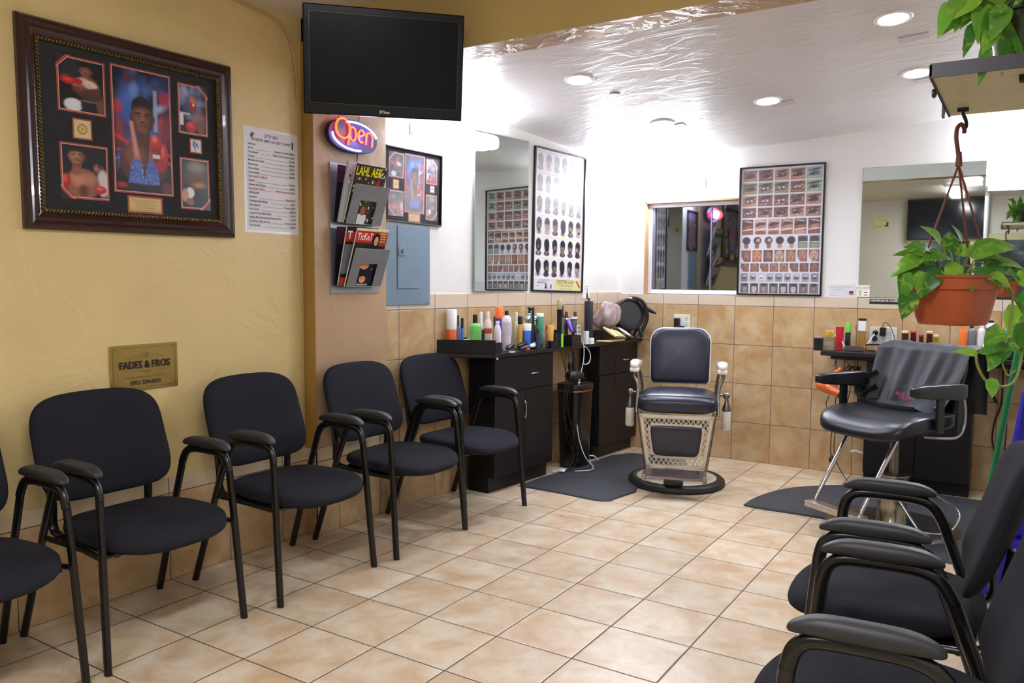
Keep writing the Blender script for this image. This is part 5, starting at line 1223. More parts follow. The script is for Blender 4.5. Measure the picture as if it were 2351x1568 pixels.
def clipper(label,P,L,rz,tilt,c_,c2='8a8a90',w=1.0):
    t=thing('hair_clipper',label,'hair clipper',P); t.rotation_euler=Euler((R(tilt),0,R(rz)),'XYZ')
    m=MB(); m.cushion(L*.26*w,L*.8,L*.2*w,ex=3,p=2.5,n=24,fn=lambda x,y,z:(x*(1+.25*(y/(L*.4))),y+L*.4,z+L*.11)); m.build('body',capm(c_),t,smooth=True)
    MB().box((-L*.15*w,L*.78,L*.05),(L*.15*w,L*.92,L*.16)).build('blade',mat('blade_'+c2,c2,.25,.9,noise=.05),t,bevel=.002)
    return t
clipper('purple hair clipper standing in the black organizer',P+V((-.0,0,.085)),.13,60,55,'5a2ea8')
clipper('silver and black clipper standing in the black organizer',P+V((.0,.03,.07)),.15,20,65,'2a2a2e','c8c8cc')
m=MB(); m.tube(spline([cl(.88,.05,.98),cl(.9,.07,1.06),cl(.93,.09,1.12),cl(.95,.05,1.09),cl(.98,.02,1.0),cl(1.0,.03,.93)],6),.004,6)
tag(m.build('cable',cordm,smooth=True),'tangled black clipper cord rising above the organizer','cord')
for k,(px,off,yt,w_,c_,l) in enumerate([(1290,.16,702,9,'9a9a9c','small chrome clip stand behind the green comb'),(1300,.2,716,9,'24242a','dark clipper guard stack behind the organizer'),(1320,.16,716,9,'8a8a90','small silver tube behind the organizer')]):
    lb(l,px,off,yt,w_,body=c_,cap='3a3a40',ch=.3,cr=.8,shape='taper',cat='grooming tool',name='grooming_tool')
P=onrow(1332,.15); t=thing('blister_card','white and yellow blister pack card standing behind the organizer','package',P,ROTL); t.rotation_euler=Euler((R(-8),0,ROTL))
MB().prism(rrect(.062,.135,.014,5,0,.0675),-.002,.0,Matrix(((1,0,0,0),(0,0,-1,0),(0,1,0,0),(0,0,0,1)))).build('card',capm('e6e4ea'),t)
p=Print(-.003); p.rect(-.028,.0,.028,.05,'d8ccc0'); p.ellp(-.005,.06,.017,.02,'e8cc30'); p.rect(-.012,.108,.012,.116,'6a3a2a'); p.ellp(0,.10,.008,.011,'c89a7a'); p.rect(-.02,.078,.025,.085,'7a80b0'); p.build('print',PRINT,t)
lb('tall slim black spray bottle in front of the towel',1351,.20,684,20,body='1b1e26',cap='3a3e48',ch=.07,cr=.3,shape='can',lab=('262a34',.15,.85))
P=onrow(1346,.27); tag(MB().box((-.018,-.012,0),(.018,.012,.095)).build('small_box',capm('dfe4e6'),loc=P,rotz=ROTL,bevel=.001),'tall thin white and teal box beside the organizer','box')
P=onrow(1357,.29); tag(MB().box((-.022,-.015,0),(.022,.015,.045)).build('small_box',capm('e8e8ea'),loc=P,rotz=ROTL,bevel=.002),'small white squat box at counter edge near the white cord','box')
# towel heap on a black box
P=onrow(1385,.16); t=tag(MB().box((-.10,-.075,0),(.17,.05,.085)).build('storage_box',blackpl,loc=P,rotz=ROTL,bevel=.004),'black box under the crumpled towel on the left counter','box')
m=MB(); rnd=random.Random(8)
nu,nv=34,22; c0=P+V((.0,.03,.086)); vs=[]
for j in range(nv+1):
    ph=PI*j/nv/1.0
    for i in range(nu):
        a=2*PI*i/nu; rr=math.sin(ph)
        bump=1+.14*math.sin(3*a+1.2*ph)+.11*math.sin(8*a+2*math.sin(2*ph)+1)*math.sin(ph)
        x=.15*rr*math.cos(a)*bump*(1.15-.35*ph/PI*1.5)+.02*ph; y=.075*rr*math.sin(a)*bump; z=.098*(1-math.cos(ph))*(1+.22*math.sin(2*a+1)*rr+.14*math.sin(5*a+2*ph)*rr)*1.05
        vs.append((x,y,max(0.0,z)))
fs=[(j*nu+i,j*nu+(i+1)%nu,(j+1)*nu+(i+1)%nu,(j+1)*nu+i) for j in range(nv) for i in range(nu)]
m.add(vs,fs); tw=m.build('towel',mat('mauve_towel','a08a8a',.95,noise=.35,scale=14,bump=.5,bscale=60),loc=c0,rotz=ROTL,smooth=True,sharp=70)
tag(tw,'crumpled dusty pink towel heaped on the left counter by the fan','towel')
# tray of beige clippers
P=onrow(1402,.24); t=tag(MB().cushion(.26,.13,.012,ex=8,p=3,M=Matrix.Translation((0,0,.006))).build('tray',capm('d0b880'),loc=P,rotz=ROTC,smooth=True),'tan tray at the counter edge holding beige clippers','tray')
for k,(px,off,L,c_,l) in enumerate([(1381,.20,.17,'d8c488','largest cream hair clipper at the left of the tray'),(1390,.21,.15,'e0d4a8','cream trimmer second from the left on the tray'),(1399,.22,.14,'d4c490','thin cream trimmer in the middle of the tray'),(1409,.24,.12,'cdbb80','short tan clipper right of centre on the tray'),(1416,.22,.15,'dcdce2','white silver clipper rightmost on the tray')]):
    Q=onrow(px,off)+V((0,0,.016+L*.46)); clipper(l,Q,L,-84+3*k,-32,c_,'8a7a5a',w=.72)
P=onrow(1430,.17); tag(MB().box((-.045,-.03,0),(.045,.03,.075)).build('acrylic_box',mat('cloudy_acrylic','b4a8ac',.25,trans=.35,noise=.1),loc=P,rotz=ROTL,bevel=.004),'cloudy plastic box between the towel and the fan','box')
# loose black tools by the tray corner
for l,px,off,L,rz,c_ in (('black hair clipper lying near the tray corner',1165,.27,.16,-60,'141416'),('long black clipper lying behind the lotion bottle',1190,.22,.17,-75,'1c1c20'),('white and silver clipper lying by the blue jar',1218,.26,.15,-75,'d4d8e0'),('small black trimmer lying at the counter front edge',1196,.31,.11,-80,'18181c')):
    P=onrow(px,off); clipper(l,P+V((0,0,.002)),L,rz+80,8,c_,'b0b0b4')
P=onrow(1210,.31); tag(MB().ell((0,0,.010),(.022,.016,.010),12,8).build('hair_clip',capm('b8304a'),loc=P,smooth=True),'small red hair clip lying at the counter edge','hair clip')
P=onrow(1176,.33); tag(MB().box((-.016,-.02,0),(.016,.02,.006)).build('clipper_guard',capm('e0e0e4'),loc=P,rotz=.4,bevel=.001),'tiny white clipper guard at the tray corner','clipper guard')
# FAN
FP=V((.545,5.945,CT+.001))
t=thing('fan','black round desk fan tilted on the counter near the corner','fan',FP,R(8))
fanm=mat('fan_plastic','1a1a1c',.42,noise=.06)
MB().cushion(.20,.13,.035,ex=3,p=2.5,M=Matrix.Translation((-.02,0,.018))).build('base',fanm,t,smooth=True)
MB().box((-.06,-.03,.03),(.03,.03,.085)).build('neck',fanm,t,bevel=.012,seg=3)
HM=Matrix.Translation((0,-.01,.19))@Matrix.Rotation(R(42),4,'Z')@Matrix.Rotation(R(80),4,'X')
m=MB(); m.lathe([(.045,-.10),(.085,-.095),(.105,-.07),(.125,.0),(.130,.045),(.128,.062),(.115,.066),(.108,.055),(.100,.03),(.06,-.02),(.001,-.03)],48,HM); m.build('housing',fanm,t,smooth=True)
m=MB()
for k in range(48):
    a=2*PI*k/48; m.tube([HM@V((.110*math.cos(a),.110*math.sin(a),-.065)),HM@V((.128*math.cos(a),.128*math.sin(a),.0))],.0022,5)
m.build('vent_ribs',fanm,t)
m=MB()
for r_ in (.03,.05,.07,.09,.105): m.tube([HM@V((r_*math.cos(2*PI*k/36),r_*math.sin(2*PI*k/36),.050-.02*(1-r_/.11))) for k in range(36)],.0012,4,closed=True)
m.lathe([(.001,.047),(.022,.046),(.024,.040),(.06,.046),(.098,.052),(.104,.050)],36,HM); m.build('front_grille',fanm,t,smooth=True)
m=MB(); m.tube(spline([(.02,.02,.325),(.10,-.0,.315),(.145,.02,.25),(.15,.03,.15),(.10,.0,.02)],6),.016,8,flat=.5); m.tube([(.13,.0,.02),(.06,.0,.15)],.012,8,flat=.5); m.tube([(.05,.0,.02),(.11,.0,.13)],.012,8,flat=.5); m.build('stand_arm',fanm,t,smooth=True)
MB().ell((.03,-.02,.325),(.02,.016,.010),12,8).build('knob',chrome,t,smooth=True)
MB().tube([(.13,.03,.255),(.19,.05,.22),(.22,.06,.205)],[.018,.014,.006],8).build('plug_grip',fanm,t,smooth=True)
# cords under the left counter
cf=lambda x,y,z: tuple(cl(x,y,z))
cord('white cord hanging in a loop off the left counter edge',[cf(.93,.01,.99),cf(.955,-.03,.98),cf(.985,-.045,.90),cf(.985,-.045,.80),cf(.95,-.045,.70),cf(.93,-.04,.62),cf(.925,-.02,.5),cf(.93,-.045,.25),cf(.95,-.09,.10),cf(.98,-.14,.03),cf(.90,-.17,.02),cf(.80,-.10,.02)],.0035,wcord)
cord('short white cord curl below the counter edge',[cf(1.0,-.04,.90),cf(1.05,-.045,.87),cf(1.08,-.045,.82),cf(1.06,-.045,.775),cf(1.01,-.045,.765),cf(.985,-.045,.775)],.0035,wcord)
for k,(x,dx) in enumerate(((.74,.0),(.78,.03),(.83,-.04),(.70,.06))):
    cord('black cord dangling to the floor between the left cabinets, '+['second from the left','third from the left','rightmost of the four','leftmost of the four'][k],[cf(x+.02,-.01,.90),cf(x,-.05,.84),cf(x+dx,-.05,.65),cf(x-.02+dx,-.05,.45),cf(x+.06,-.06,.25),cf(x+.10+dx,-.06,.10),cf(x+.02,-.05,.008),cf(x-.05,-.04,.008)],.003,grp='black cords between the left cabinets')
cord('black cords falling from tray past the far cabinet drawer',[cf(1.44,.02,.93),cf(1.45,-.035,.90),cf(1.44,-.04,.80),cf(1.46,-.04,.71),cf(1.46,-.04,.55)],.003)
cord('curved black cord hooking over the far cabinet drawer front',[cf(1.52,.02,.93),cf(1.53,-.035,.91),cf(1.48,-.04,.78),cf(1.48,-.04,.72),cf(1.53,-.04,.76)],.003)
P=cl(.80,-.045,.77); tag(MB().ell((0,0,0),(.014,.014,.035),12,8).build('inline_switch',blackpl,loc=P,smooth=True),'small black oval plug hanging below the left counter','plug')
# hair dryer hanging above the bin
P=cl(.90,-.02,.69); t=thing('hair_dryer','black hair dryer hanging above the bin by left counter','hair dryer',P,ROTC-R(8))
M=Matrix.Rotation(PI/2,4,'Y')
MB().lathe([(.001,-.075),(.028,-.072),(.038,-.05),(.040,-.01),(.030,.06),(.024,.085),(.001,.085)],24,M).build('barrel',fanm,t,smooth=True)
MB().tube([(.02,0,-.02),(.03,0,-.05)],.012,8).box((.06,-.012,-.03),(.12,.012,-.022)).build('concentrator',fanm,t)
MB().tube([(0,0,.03),(-.004,0,.10),(-.002,.0,.17)],[.016,.014,.008],10).build('grip',fanm,t,smooth=True)
# white papers on the floor by the bin
P=cl(.75,.0,.0); m=MB(); m.cushion(.10,.07,.03,ex=2.5,p=2,fn=lambda x,y,z:(x,y,max(.001,z+.015+.01*math.sin(x*60)))); tag(m.build('crumpled_tissue',capm('dcdcdc'),loc=P+V((0,0,0)),smooth=True),'crumpled white tissue on floor beside the bin','tissue')
cord('white cable end curled on floor behind the bin',[cf(1.17,.02,.05),cf(1.20,-.01,.05),cf(1.24,-.02,.02),cf(1.25,-.03,.006)],.005,wcord)

# ================================================================= RIGHT COUNTER ITEMS
def rrow(px,off,z=RC): P=onp(px,790,(0,WB-.01-off,0),(0,1,0)); return V((P.x,P.y,z+.001))
def rb(label,px,off,ytop,wpx,**k):
    P=rrow(px,off); h=ht(P,ytop,px); r=wpx/2*depth(P)/FL; return bottle(label,P,h,r,**k)
P=rrow(1880,.28); tag(MB().box((-.028,-.03,-.0),(.028,.03,.085)).build('holder_block',blackpl,loc=P,bevel=.002),'black block holder overhanging the left end of the right counter','holder')
P=rrow(1903,.26); t=thing('clip_box','clear box of yellow hair clips at left end of right counter','box',P)
MB().box((-.040,-.03,.001),(.040,.03,.095)).build('box',mat('clear_amber_box','c8bfae',.12,trans=.75,noise=0),t,bevel=.003)
MB().box((-.036,-.026,.004),(.036,.026,.035)).build('liquid',capm('b8b068'),t)
m=MB()
for k in range(7): m.tube(spline([(-.02+k*.007,0,.06),(-.022+k*.008,-.005,.12),(-.012+k*.007,.0,.135),(-.012+k*.006,.01,.08)],4),.0035,5)
m.build('yellow_clips',capm('d8b040'),t,smooth=True)
P=rrow(1927,.16); t=thing('red_tube','red squeeze tube with white letters standing on right counter','tube',P)
m=MB(); loft(m,[(1,0),(1,.02),(1.25,.16)],[(.022*math.cos(2*PI*k/16),.014*math.sin(2*PI*k/16)) for k in range(16)]); m.build('tube',capm('b81f34'),t,smooth=True)
p=Print(-.0155); p.text(0,.07,'LIFE',.04,'e8b8c0',sx=.8); o=p.build('lettering',PRINT,t); o.rotation_euler=(R(2),R(-90),0); o.location=(-.062,-.004,.07)
rb('slim black and green trimmer standing on right counter',1946,.08,741,12,body='1c2830',cap='70c840',ch=.36,cr=1.0,shape='can',cat='trimmer',name='trimmer')
P=rrow(1978,.08); t=thing('glass_dispenser','gold trimmed clear dispenser with white top on right counter','dispenser',P)
h=ht(P,731,1977); MB().box((-.024,-.02,0),(.024,.02,h*.6)).build('body',mat('amber_clear','d0a860',.12,trans=.7,noise=0),t,bevel=.003)
MB().box((-.022,-.019,h*.6),(.024,.019,h*.93)).build('top',capm('f0f0ee'),t,bevel=.003); MB().box((-.024,-.02,h*.93),(.026,.02,h)).build('cap',blackpl,t,bevel=.002)
MB().tube(spline([(-.024,0,h*.6),(-.04,0,h*.62),(-.04,0,h*.78),(-.024,0,h*.8)],4),.003,6).build('handle',goldm,t,smooth=True)
P=rrow(1979,.13); tag(MB().box((-.035,-.02,0),(.035,.02,.03)).build('orange_case',capm('c87838'),loc=P,bevel=.002),'low orange case behind the right box of clips','case')
for px,l in ((1951,'small clear box with red contents on right counter'),(1972,'small clear box with orange contents on right counter')):
    P=rrow(px,.20); t=thing('pin_box',l,'box',P); MB().box((-.030,-.02,0),(.030,.02,.035)).build('box',mat('smoky_box','75706e',.15,trans=.6,noise=0),t,bevel=.002); MB().box((-.026,-.016,.003),(.026,.016,.02)).build('contents',capm('b83a30' if px<1960 else 'b06a38'),t)
P=rrow(2005,.22); t=thing('eyeglasses','black framed eyeglasses lying on right counter below the outlet','glasses',P,R(-4))
m=MB()
m.tube([(x,0,z+.03) for x,z in rrect(.10,.045,.018,4)],.0035,6,closed=True); m.tube(spline([(-.05,0,.04),(-.03,.05,.045),(.0,.09,.05),(.02,.10,.05)],5),.002,5); m.build('frame',blackpl,t,smooth=True)
P=rrow(2040,.24); m=MB(); m.cushion(.16,.09,.022,ex=4,p=2.5,n=40,fn=lambda x,y,z:(x+.03*y/.05*0,y,max(0,z+.012+.004*math.sin(x*90)*math.cos(y*80)))); t=tag(m.build('wash_cloth',mat('red_cloth','8a3434',.9,noise=.3,scale=60,bump=.5,bscale=200),loc=P,smooth=True),'folded dark red cloth on right counter','cloth')
for k,(px,yt,w_,b_,c_,l) in enumerate([(2078,760,13,'4a2a20','e8c898','dark brown dye bottle, tallest at left of the five'),(2097,759,11,'4a1420','b84a50','maroon dye bottle with pink cap, second of the five'),(2115,768,9,'6a1a24','9a4858','short maroon dye bottle in the middle of the five'),(2134,761,12,'4a1c24','e8c0a0','maroon dye bottle with peach cap, fourth of the five'),(2149,769,10,'a88420','ecd898','gold dye bottle at right end of the five')]):
    P=rrow(px,.16); h=ht(P,yt,px); r=w_/2*depth(P)/FL*1.15; t=thing('dye_bottle',l,'bottle',P,0,'hair dye bottles on the right counter'); t.rotation_euler=(R(9),0,0); t.location=P+V((0,0,.0035))
    MB().lathe([(r*1.1,0),(r*1.12,.003),(r*.9,h*.8),(r*.88,h-.012)],16).build('body',mat('dye_'+b_,b_,.25,noise=.1),t,smooth=True); MB().lathe([(r*1.0,h-.012),(r*1.02,h-.01),(r*1.0,h-.001),(r*.25,h),(r*.2,h-.003),(.0005,h-.003)],16).build('cap',capm(c_),t,smooth=True)
P=rrow(2063,.18); tag(MB().lathe([(.010,0),(.009,.03),(.011,.035),(.006,.044),(.001,.045)],12).build('nail_polish',capm('4a1420'),loc=P,smooth=True),'tiny dark red bottle left of the dye bottles','bottle')
rb('bright orange bottle behind the draped styling chair',2211,.14,750,20,body='e87828',cap='d06a24',ch=.08,cr=.4,shape='can',sq=.7)
rb('grey translucent bottle with black cap beside the orange bottle',2229,.12,747,20,body='77787c',cap='1c1c20',ch=.08,cr=.4,shape='round')
rb('white tall bottle behind the trailing plant',2252,.12,745,17,body='e6e6ea',cap='f0f0f2',ch=.1,cr=.5,shape='round')
rb('white bottle with black cap and purple band behind plant leaves',2271,.10,735,19,body='e4e0e4',cap='141418',ch=.07,cr=.8,shape='can',lab=('a85a9a',.72,.85))
rb('short white tub in front of the white bottles on right counter',2240,.22,804,26,body='eceaec',shape='jar',cat='tub',name='tub')
rb('white pump bottle near the hanging vine',2262,.20,790,18,body='dedce2',cap='f0eef2',ch=.3,cr=.5,shape='jar')
rb('jar with turquoise lid behind the plant leaves',2298,.12,755,26,body='c8b890',cap='4ab8b0',ch=.16,cr=1.05,shape='jar',cat='jar',name='jar')
rb('brown and tan tapered cup near the right counter front',2290,.22,800,20,body='8a5a30',shape='cone',cat='cup',name='cup')
rb('dark brown pot on the right counter behind the vine',2312,.20,790,22,body='3a2420',shape='jar',cat='jar',name='jar')
rb('white bottle with a black label at far right of the counter',2338,.12,742,22,body='dcdcd6',cap='1c1c20',ch=.06,cr=.6,shape='can',lab=('3a3a44',.4,.65))
P=rrow(2335,.24); tag(MB().box((-.05,-.03,0),(.09,.05,.12)).build('storage_box',blackpl,loc=P,bevel=.003),'black box at the right end of the right counter by the broom','box')
# orange dryer under counter
P=V((2.075,5.70,.635)); P=dep(1898,890,depth(V((2.10,5.79,.66))))
t=thing('hair_dryer','bright orange hair dryer hanging under the right counter','hair dryer',P,R(0)); om=mat('orange_gloss','d2601e',.25,noise=.05,coat=.3)
t.rotation_euler=(0,R(22),R(-5))
MB().lathe([(.001,-.07),(.024,-.068),(.036,-.05),(.040,-.02),(.036,.02),(.030,.06),(.028,.10),(.001,.098)],24,M).build('barrel',om,t,smooth=True)
MB().lathe([(.029,.092),(.030,.105),(.02,.107)],20,M).build('nozzle_ring',blackpl,t,smooth=True)
MB().tube([(-.01,0,.03),(-.0,0,.09),(.035,0,.165)],[.016,.019,.015],12).build('handle',om,t,smooth=True)
q=P
cord('black cord loop tied to the orange hair dryer handle',[q+V((.045,0,.15)),q+V((.06,0,.20)),q+V((.12,0,.19)),q+V((.15,0,.12)),q+V((.15,0,.0)),q+V((.12,.0,-.12)),q+V((.04,0,-.17)),q+V((.0,0,-.12)),q+V((.02,0,-.05))],.003)
yq=5.92
cord('coiled black cords bunched under the right counter',[ (2.25+.05*math.cos(k*1.1),yq+.01*math.sin(k*2.1),.74+.06*math.sin(k*1.27)) for k in range(26)],.0035)
for x0,z1,l in ((2.28,.40,'thin black cord hanging straight beside the right cabinet'),(2.14,.15,'black cord with round plug hanging near the floor at right wall'),(2.20,.01,'thin black wire falling to the floor under the right counter')):
    cord(l,[(x0,yq,.86),(x0+.01,yq,.6),(x0-.01,yq+.02,.4),(x0-.02,yq+.03,max(z1,.2)),(x0-.01,yq+.04,z1)] if z1>.02 else [(x0,yq,.86),(x0-.03,yq,.5),(x0-.05,yq,.2),(x0+.03,yq-.05,.04),(x0+.10,yq-.10,.006)],.003)
tag(MB().lathe([(.001,-.02),(.018,-.018),(.022,-.006),(.018,.008),(.008,.02),(.004,.03)],16).build('plug',blackpl,loc=(2.13,yq+.04,.13),smooth=True),'round black plug dangling above floor by the right wall','plug')
cord('black cable running down the tiled wall right of the cabinet',[(3.13,WB-.025,.86),(3.13,WB-.025,.6),(3.10,WB-.025,.48),(3.09,WB-.025,.35),(3.12,WB-.025,.22),(3.13,WB-.025,.02)],.005)
cord('thin black cable crossing the tiled wall beside the right cabinet',[(3.16,WB-.02,.86),(3.165,WB-.02,.4),(3.15,WB-.02,.02)],.003)
tag(MB().tube(spline([(2.225,WB-.014,.165),(2.25,WB-.014,.175),(2.30,WB-.014,.165),(2.34,WB-.014,.155)],4),.010,6,flat=.3).build('tape',capm('dcd8d0'),smooth=True),'torn strip of white tape on wall tile beside the right cabinet','tape')

# ================================================================= BROOM, DUSTPAN AT RIGHT
b0=V((3.088,4.20,.03)); b1=V((3.280,4.24,1.55)); ax=(b1-b0)
t=thing('broom','green handled broom leaning at the right behind the waiting chairs','broom',b0); qn=V((0,0,1)).rotation_difference(ax); t.rotation_mode='QUATERNION'; t.rotation_quaternion=qn
MB().tube([(0,0,.14),(0,0,ax.length)],.0135,14).build('handle',mat('green_handle','1f7a48',.35,noise=.06),t,smooth=True)
MB().box((-.03,-.13,.10),(.02,.10,.15)).build('head',mat('green_head','1c6a3c',.5),t,bevel=.008)
MB().box((-.035,-.14,.0),(.03,.11,.10)).build('bristles',mat('bristle','3a3a3a',.9,noise=.4,scale=200),t)
t=thing('dustpan','long blue lobby dustpan standing at the right edge beside the broom','dustpan',(3.145,4.06,.0)); bl=mat('blue_plastic','1c1ca8',.35,noise=.08)
t.rotation_euler=(0,R(7),R(10))
MB().box((-.01,-.05,.30),(.12,.02,.93)).build('body',bl,t,bevel=.012)
MB().box((-.04,-.10,.02),(.20,.06,.30)).build('pan',bl,t,bevel=.01)
MB().box((.02,-.055,.90),(.13,.03,1.0)).build('collar',mat('olive_grey','5c5a40',.5),t,bevel=.005)
MB().tube([(.04,-.02,.95),(.04,-.02,1.45)],.012,10).build('handle',mat('white_tube','dcdce4',.4),t,smooth=True)
tag(MB().box((-.05,-.08,0),(.12,.10,.62)).build('storage_bin',mat('orange_tub','d88a30',.5),loc=(3.40,3.50,0),bevel=.01),'orange plastic tub standing behind the right waiting chairs','tub')
tag(MB().box((-.06,-.08,0),(.10,.08,.30)).build('storage_bin',mat('teal_tub','6a9aa0',.5),loc=(3.36,3.25,0),bevel=.01),'teal plastic tub low on floor behind the right waiting chairs','tub')

# ================================================================= SHELF AND PLANTS
SZ=1.93
t=thing('wall_shelf','cream plant shelf with dark edge at the upper right corner','shelf',(3.62,2.80,SZ))
MB().box((-.62,-.30,.006),(0,.32,.03)).build('board',mat('cream_laminate','cbbf9c',.4),t)
m=MB(); m.box((-.625,-.305,.0),(0,-.30,.034)); m.box((-.625,-.305,.034),(0,.325,.038)); m.box((-.627,-.305,.003),(-.62,.325,.034)); m.build('edge_band',mat('dark_edge','2a2630',.4),t)
m=MB(); m.box((-.42,-.20,-.012),(0,-.17,.006)); m.box((-.30,.25,-.012),(0,.29,.006)); m.build('bracket',blackpl,t,bevel=.003)
MB().ell((-.632,-.10,.0),(.008,.02,.014),10,6).build('knob',blackpl,t,smooth=True); MB().box((-.635,.18,-.02),(-.627,.21,.02)).build('clip',blackpl,t)
leafm=None
def leaf_material(name,c0,c1,c2):
    m=bpy.data.materials.new(name); m.use_nodes=True; nt=m.node_tree; N=nt.nodes; L=nt.links; b=N['Principled BSDF']
    a=N.new('ShaderNodeVertexColor'); a.layer_name='Col'
    tc=N.new('ShaderNodeTexCoord'); n=N.new('ShaderNodeTexNoise'); n.inputs['Scale'].default_value=38; n.inputs['Detail'].default_value=4; n.inputs['Distortion'].default_value=1; L.new(tc.outputs['Object'],n.inputs['Vector'])
    r=N.new('ShaderNodeValToRGB'); r.color_ramp.elements[0].position=.52; r.color_ramp.elements[1].position=.68; L.new(n.outputs['Fac'],r.inputs['Fac'])
    mx=N.new('ShaderNodeMixRGB'); mx.inputs['Color2'].default_value=(*lin(c2),1); L.new(M_(nt,'MULTIPLY',r.outputs['Color'],.55),mx.inputs['Fac']); L.new(a.outputs['Color'],mx.inputs['Color1']); L.new(mx.outputs['Color'],b.inputs['Base Color'])
    b.inputs['Roughness'].default_value=.32; b.inputs['Subsurface Weight'].default_value=0
    tr=N.new('ShaderNodeBsdfTranslucent'); L.new(mx.outputs['Color'],tr.inputs['Color']); ms=N.new('ShaderNodeMixShader'); ms.inputs[0].default_value=.3
    out=N['Material Output']; L.new(b.outputs[0],ms.inputs[1]); L.new(tr.outputs[0],ms.inputs[2]); L.new(ms.outputs[0],out.inputs['Surface']); return m
leafm=leaf_material('pothos_leaf','3a7a20','5a9a2a','b8cc50')
LC=['3f7a22','56912c','6aa334','2f6a1e','84b43c','4a8628']
def leaf(m,base,dirn,up,L,W,droop=.3,fold=.25,rnd=random):
    d=V(dirn).normalized(); u=V(up); s=d.cross(u).normalized(); u=s.cross(d).normalized()
    m.col=lin(rnd.choice(LC)); n=9; vs=[]; 
    for i in range(n+1):
        t=i/n; wq=(math.sin(PI*min(1,t**.62))**.85)*(1-.25*t) if 0<t<1 else 0
        if i==0: wq=.02
        for k,j in enumerate((-1,-.5,0,.5,1)):
            back=-.16*L*(abs(j)**1.5)*max(0,1-t*2.6)
            c_=V(base)+d*(L*t+back)+s*(W/2*wq*j)+u*(fold*W*.5*abs(j)*wq*.6)-u*(droop*L*t*t)
            vs.append(c_)
    fs=[(i*5+k,i*5+k+1,(i+1)*5+k+1,(i+1)*5+k) for i in range(n) for k in range(4)]
    m.add([tuple(v) for v in vs],fs)
# --- hanging pot
HP=V((3.045,2.955,0)); zr=1.398
t=thing('hanging_plant','pothos in a terracotta hanging pot below the corner shelf','potted plant',(HP.x,HP.y,1.243),0)
terr=mat('terracotta_plastic','a55028',.42,noise=.06,scale=8)
sq=[(abs(math.cos(a))**.62*sgn(math.cos(a)),abs(math.sin(a))**.62*sgn(math.sin(a))) for a in [2*PI*k/64 for k in range(64)]]
m=MB(); lv=[(.086,0),(.09,.004),(.092,.012),(.096,.02),(.108,.085),(.113,.112),(.120,.114),(.122,.148),(.127,.150),(.128,.158),(.122,.158),(.116,.14),(.10,.135),(.001,.135)]
vs=[(x*s,y*s,z) for s,z in lv for x,y in [(p_[0]*.98,p_[1]*.98) for p_ in sq]]; n=64
fs=[(i*n+k,i*n+(k+1)%n,(i+1)*n+(k+1)%n,(i+1)*n+k) for i in range(len(lv)-1) for k in range(n)]+[tuple(range(n))[::-1]]
mz=Matrix.Rotation(R(-32+4),4,'Z'); m.add(vs,fs,mz).build('pot',terr,t,smooth=True,sharp=35)
MB().lathe([(.001,.140),(.10,.138)],24).build('soil',mat('potting_soil','2a1c12',.95,noise=.4,scale=60),t)
hg=mat('brown_hanger','6a3426',.5,noise=.1)
Z0=-1.243
apex=V((.0,.02,1.752+Z0)) ; ap=dep(2201,378,2.6)-V((HP.x,HP.y,1.243)); apex=V((ap.x,ap.y,ap.z))
m=MB(); RX=_r2
for e in (-.118,.0,.118):
    b_=V((RX.x*e,RX.y*e,.155)) if e else V((.09,.14,.150))*.0+V((-.05*_r2.y*0+.04,.11,.152))
    m.tube([apex,b_],.0035,8)
m.build('hanger_cord',hg,t,smooth=True)
ho=dep(2198,292,2.6)-V((HP.x,HP.y,1.243))
rx=V((RX.x,RX.y,0))
m=MB(); pts=[apex,apex+rx*-.001+V((0,0,.02)),apex+rx*-.006+V((0,0,.05)),apex+rx*-.012+V((0,0,.085)),apex+rx*-.010+V((0,0,.115)),apex+rx*.003+V((0,0,.128)),apex+rx*.013+V((0,0,.112)),apex+rx*.012+V((0,0,.100))]
m.tube(spline(pts,5),[.011]*6+[.008]*12+[.006]*30,8) if False else m.tube(spline(pts,5),.0065,8); m.lathe([(.011,-.006),(.010,.012),(.007,.04)],12,Matrix.Translation(apex)); m.build('hook',hg,t,smooth=True)
hk=MB(); bs=V((HP.x,HP.y,1.243))+apex+rx*.006; hk.tube(spline([V((bs.x,bs.y,SZ-.002)),V((bs.x,bs.y,SZ-.012)),bs+rx*.010+V((0,0,.140)),bs+rx*.012+V((0,0,.12)),bs+rx*.004+V((0,0,.112))],5),.0055,8); hk.box((bs.x-.016,bs.y-.008,SZ-.006),(bs.x+.016,bs.y+.008,SZ+.004))
tag(hk.build('ceiling_hook',blackpl,smooth=False),'black hook under the shelf holding the terracotta hanging pot','hook')
rnd=random.Random(12)
fol=MB(); st=MB(); ry=V((-RX.y,RX.x,0))
def sprig(x,f,z,L,W,dx,dz,df=0,droop=.5,base=None):
    """leaf at offset x (right), f (towards camera), z above the pot base; pointing dx,dz"""
    P=rx*x-ry*f+V((0,0,z)); d_=rx*dx+V((0,0,dz))-ry*df
    leaf(fol,P,d_,V((0,0,1))-ry*.9,L,W,droop,.25,rnd)
    b=base or (rx*(x*.35)+V((0,0,.14))); st.tube(spline([b,(b+P)*.5+V((0,0,.03)),P],4),.0022,5)
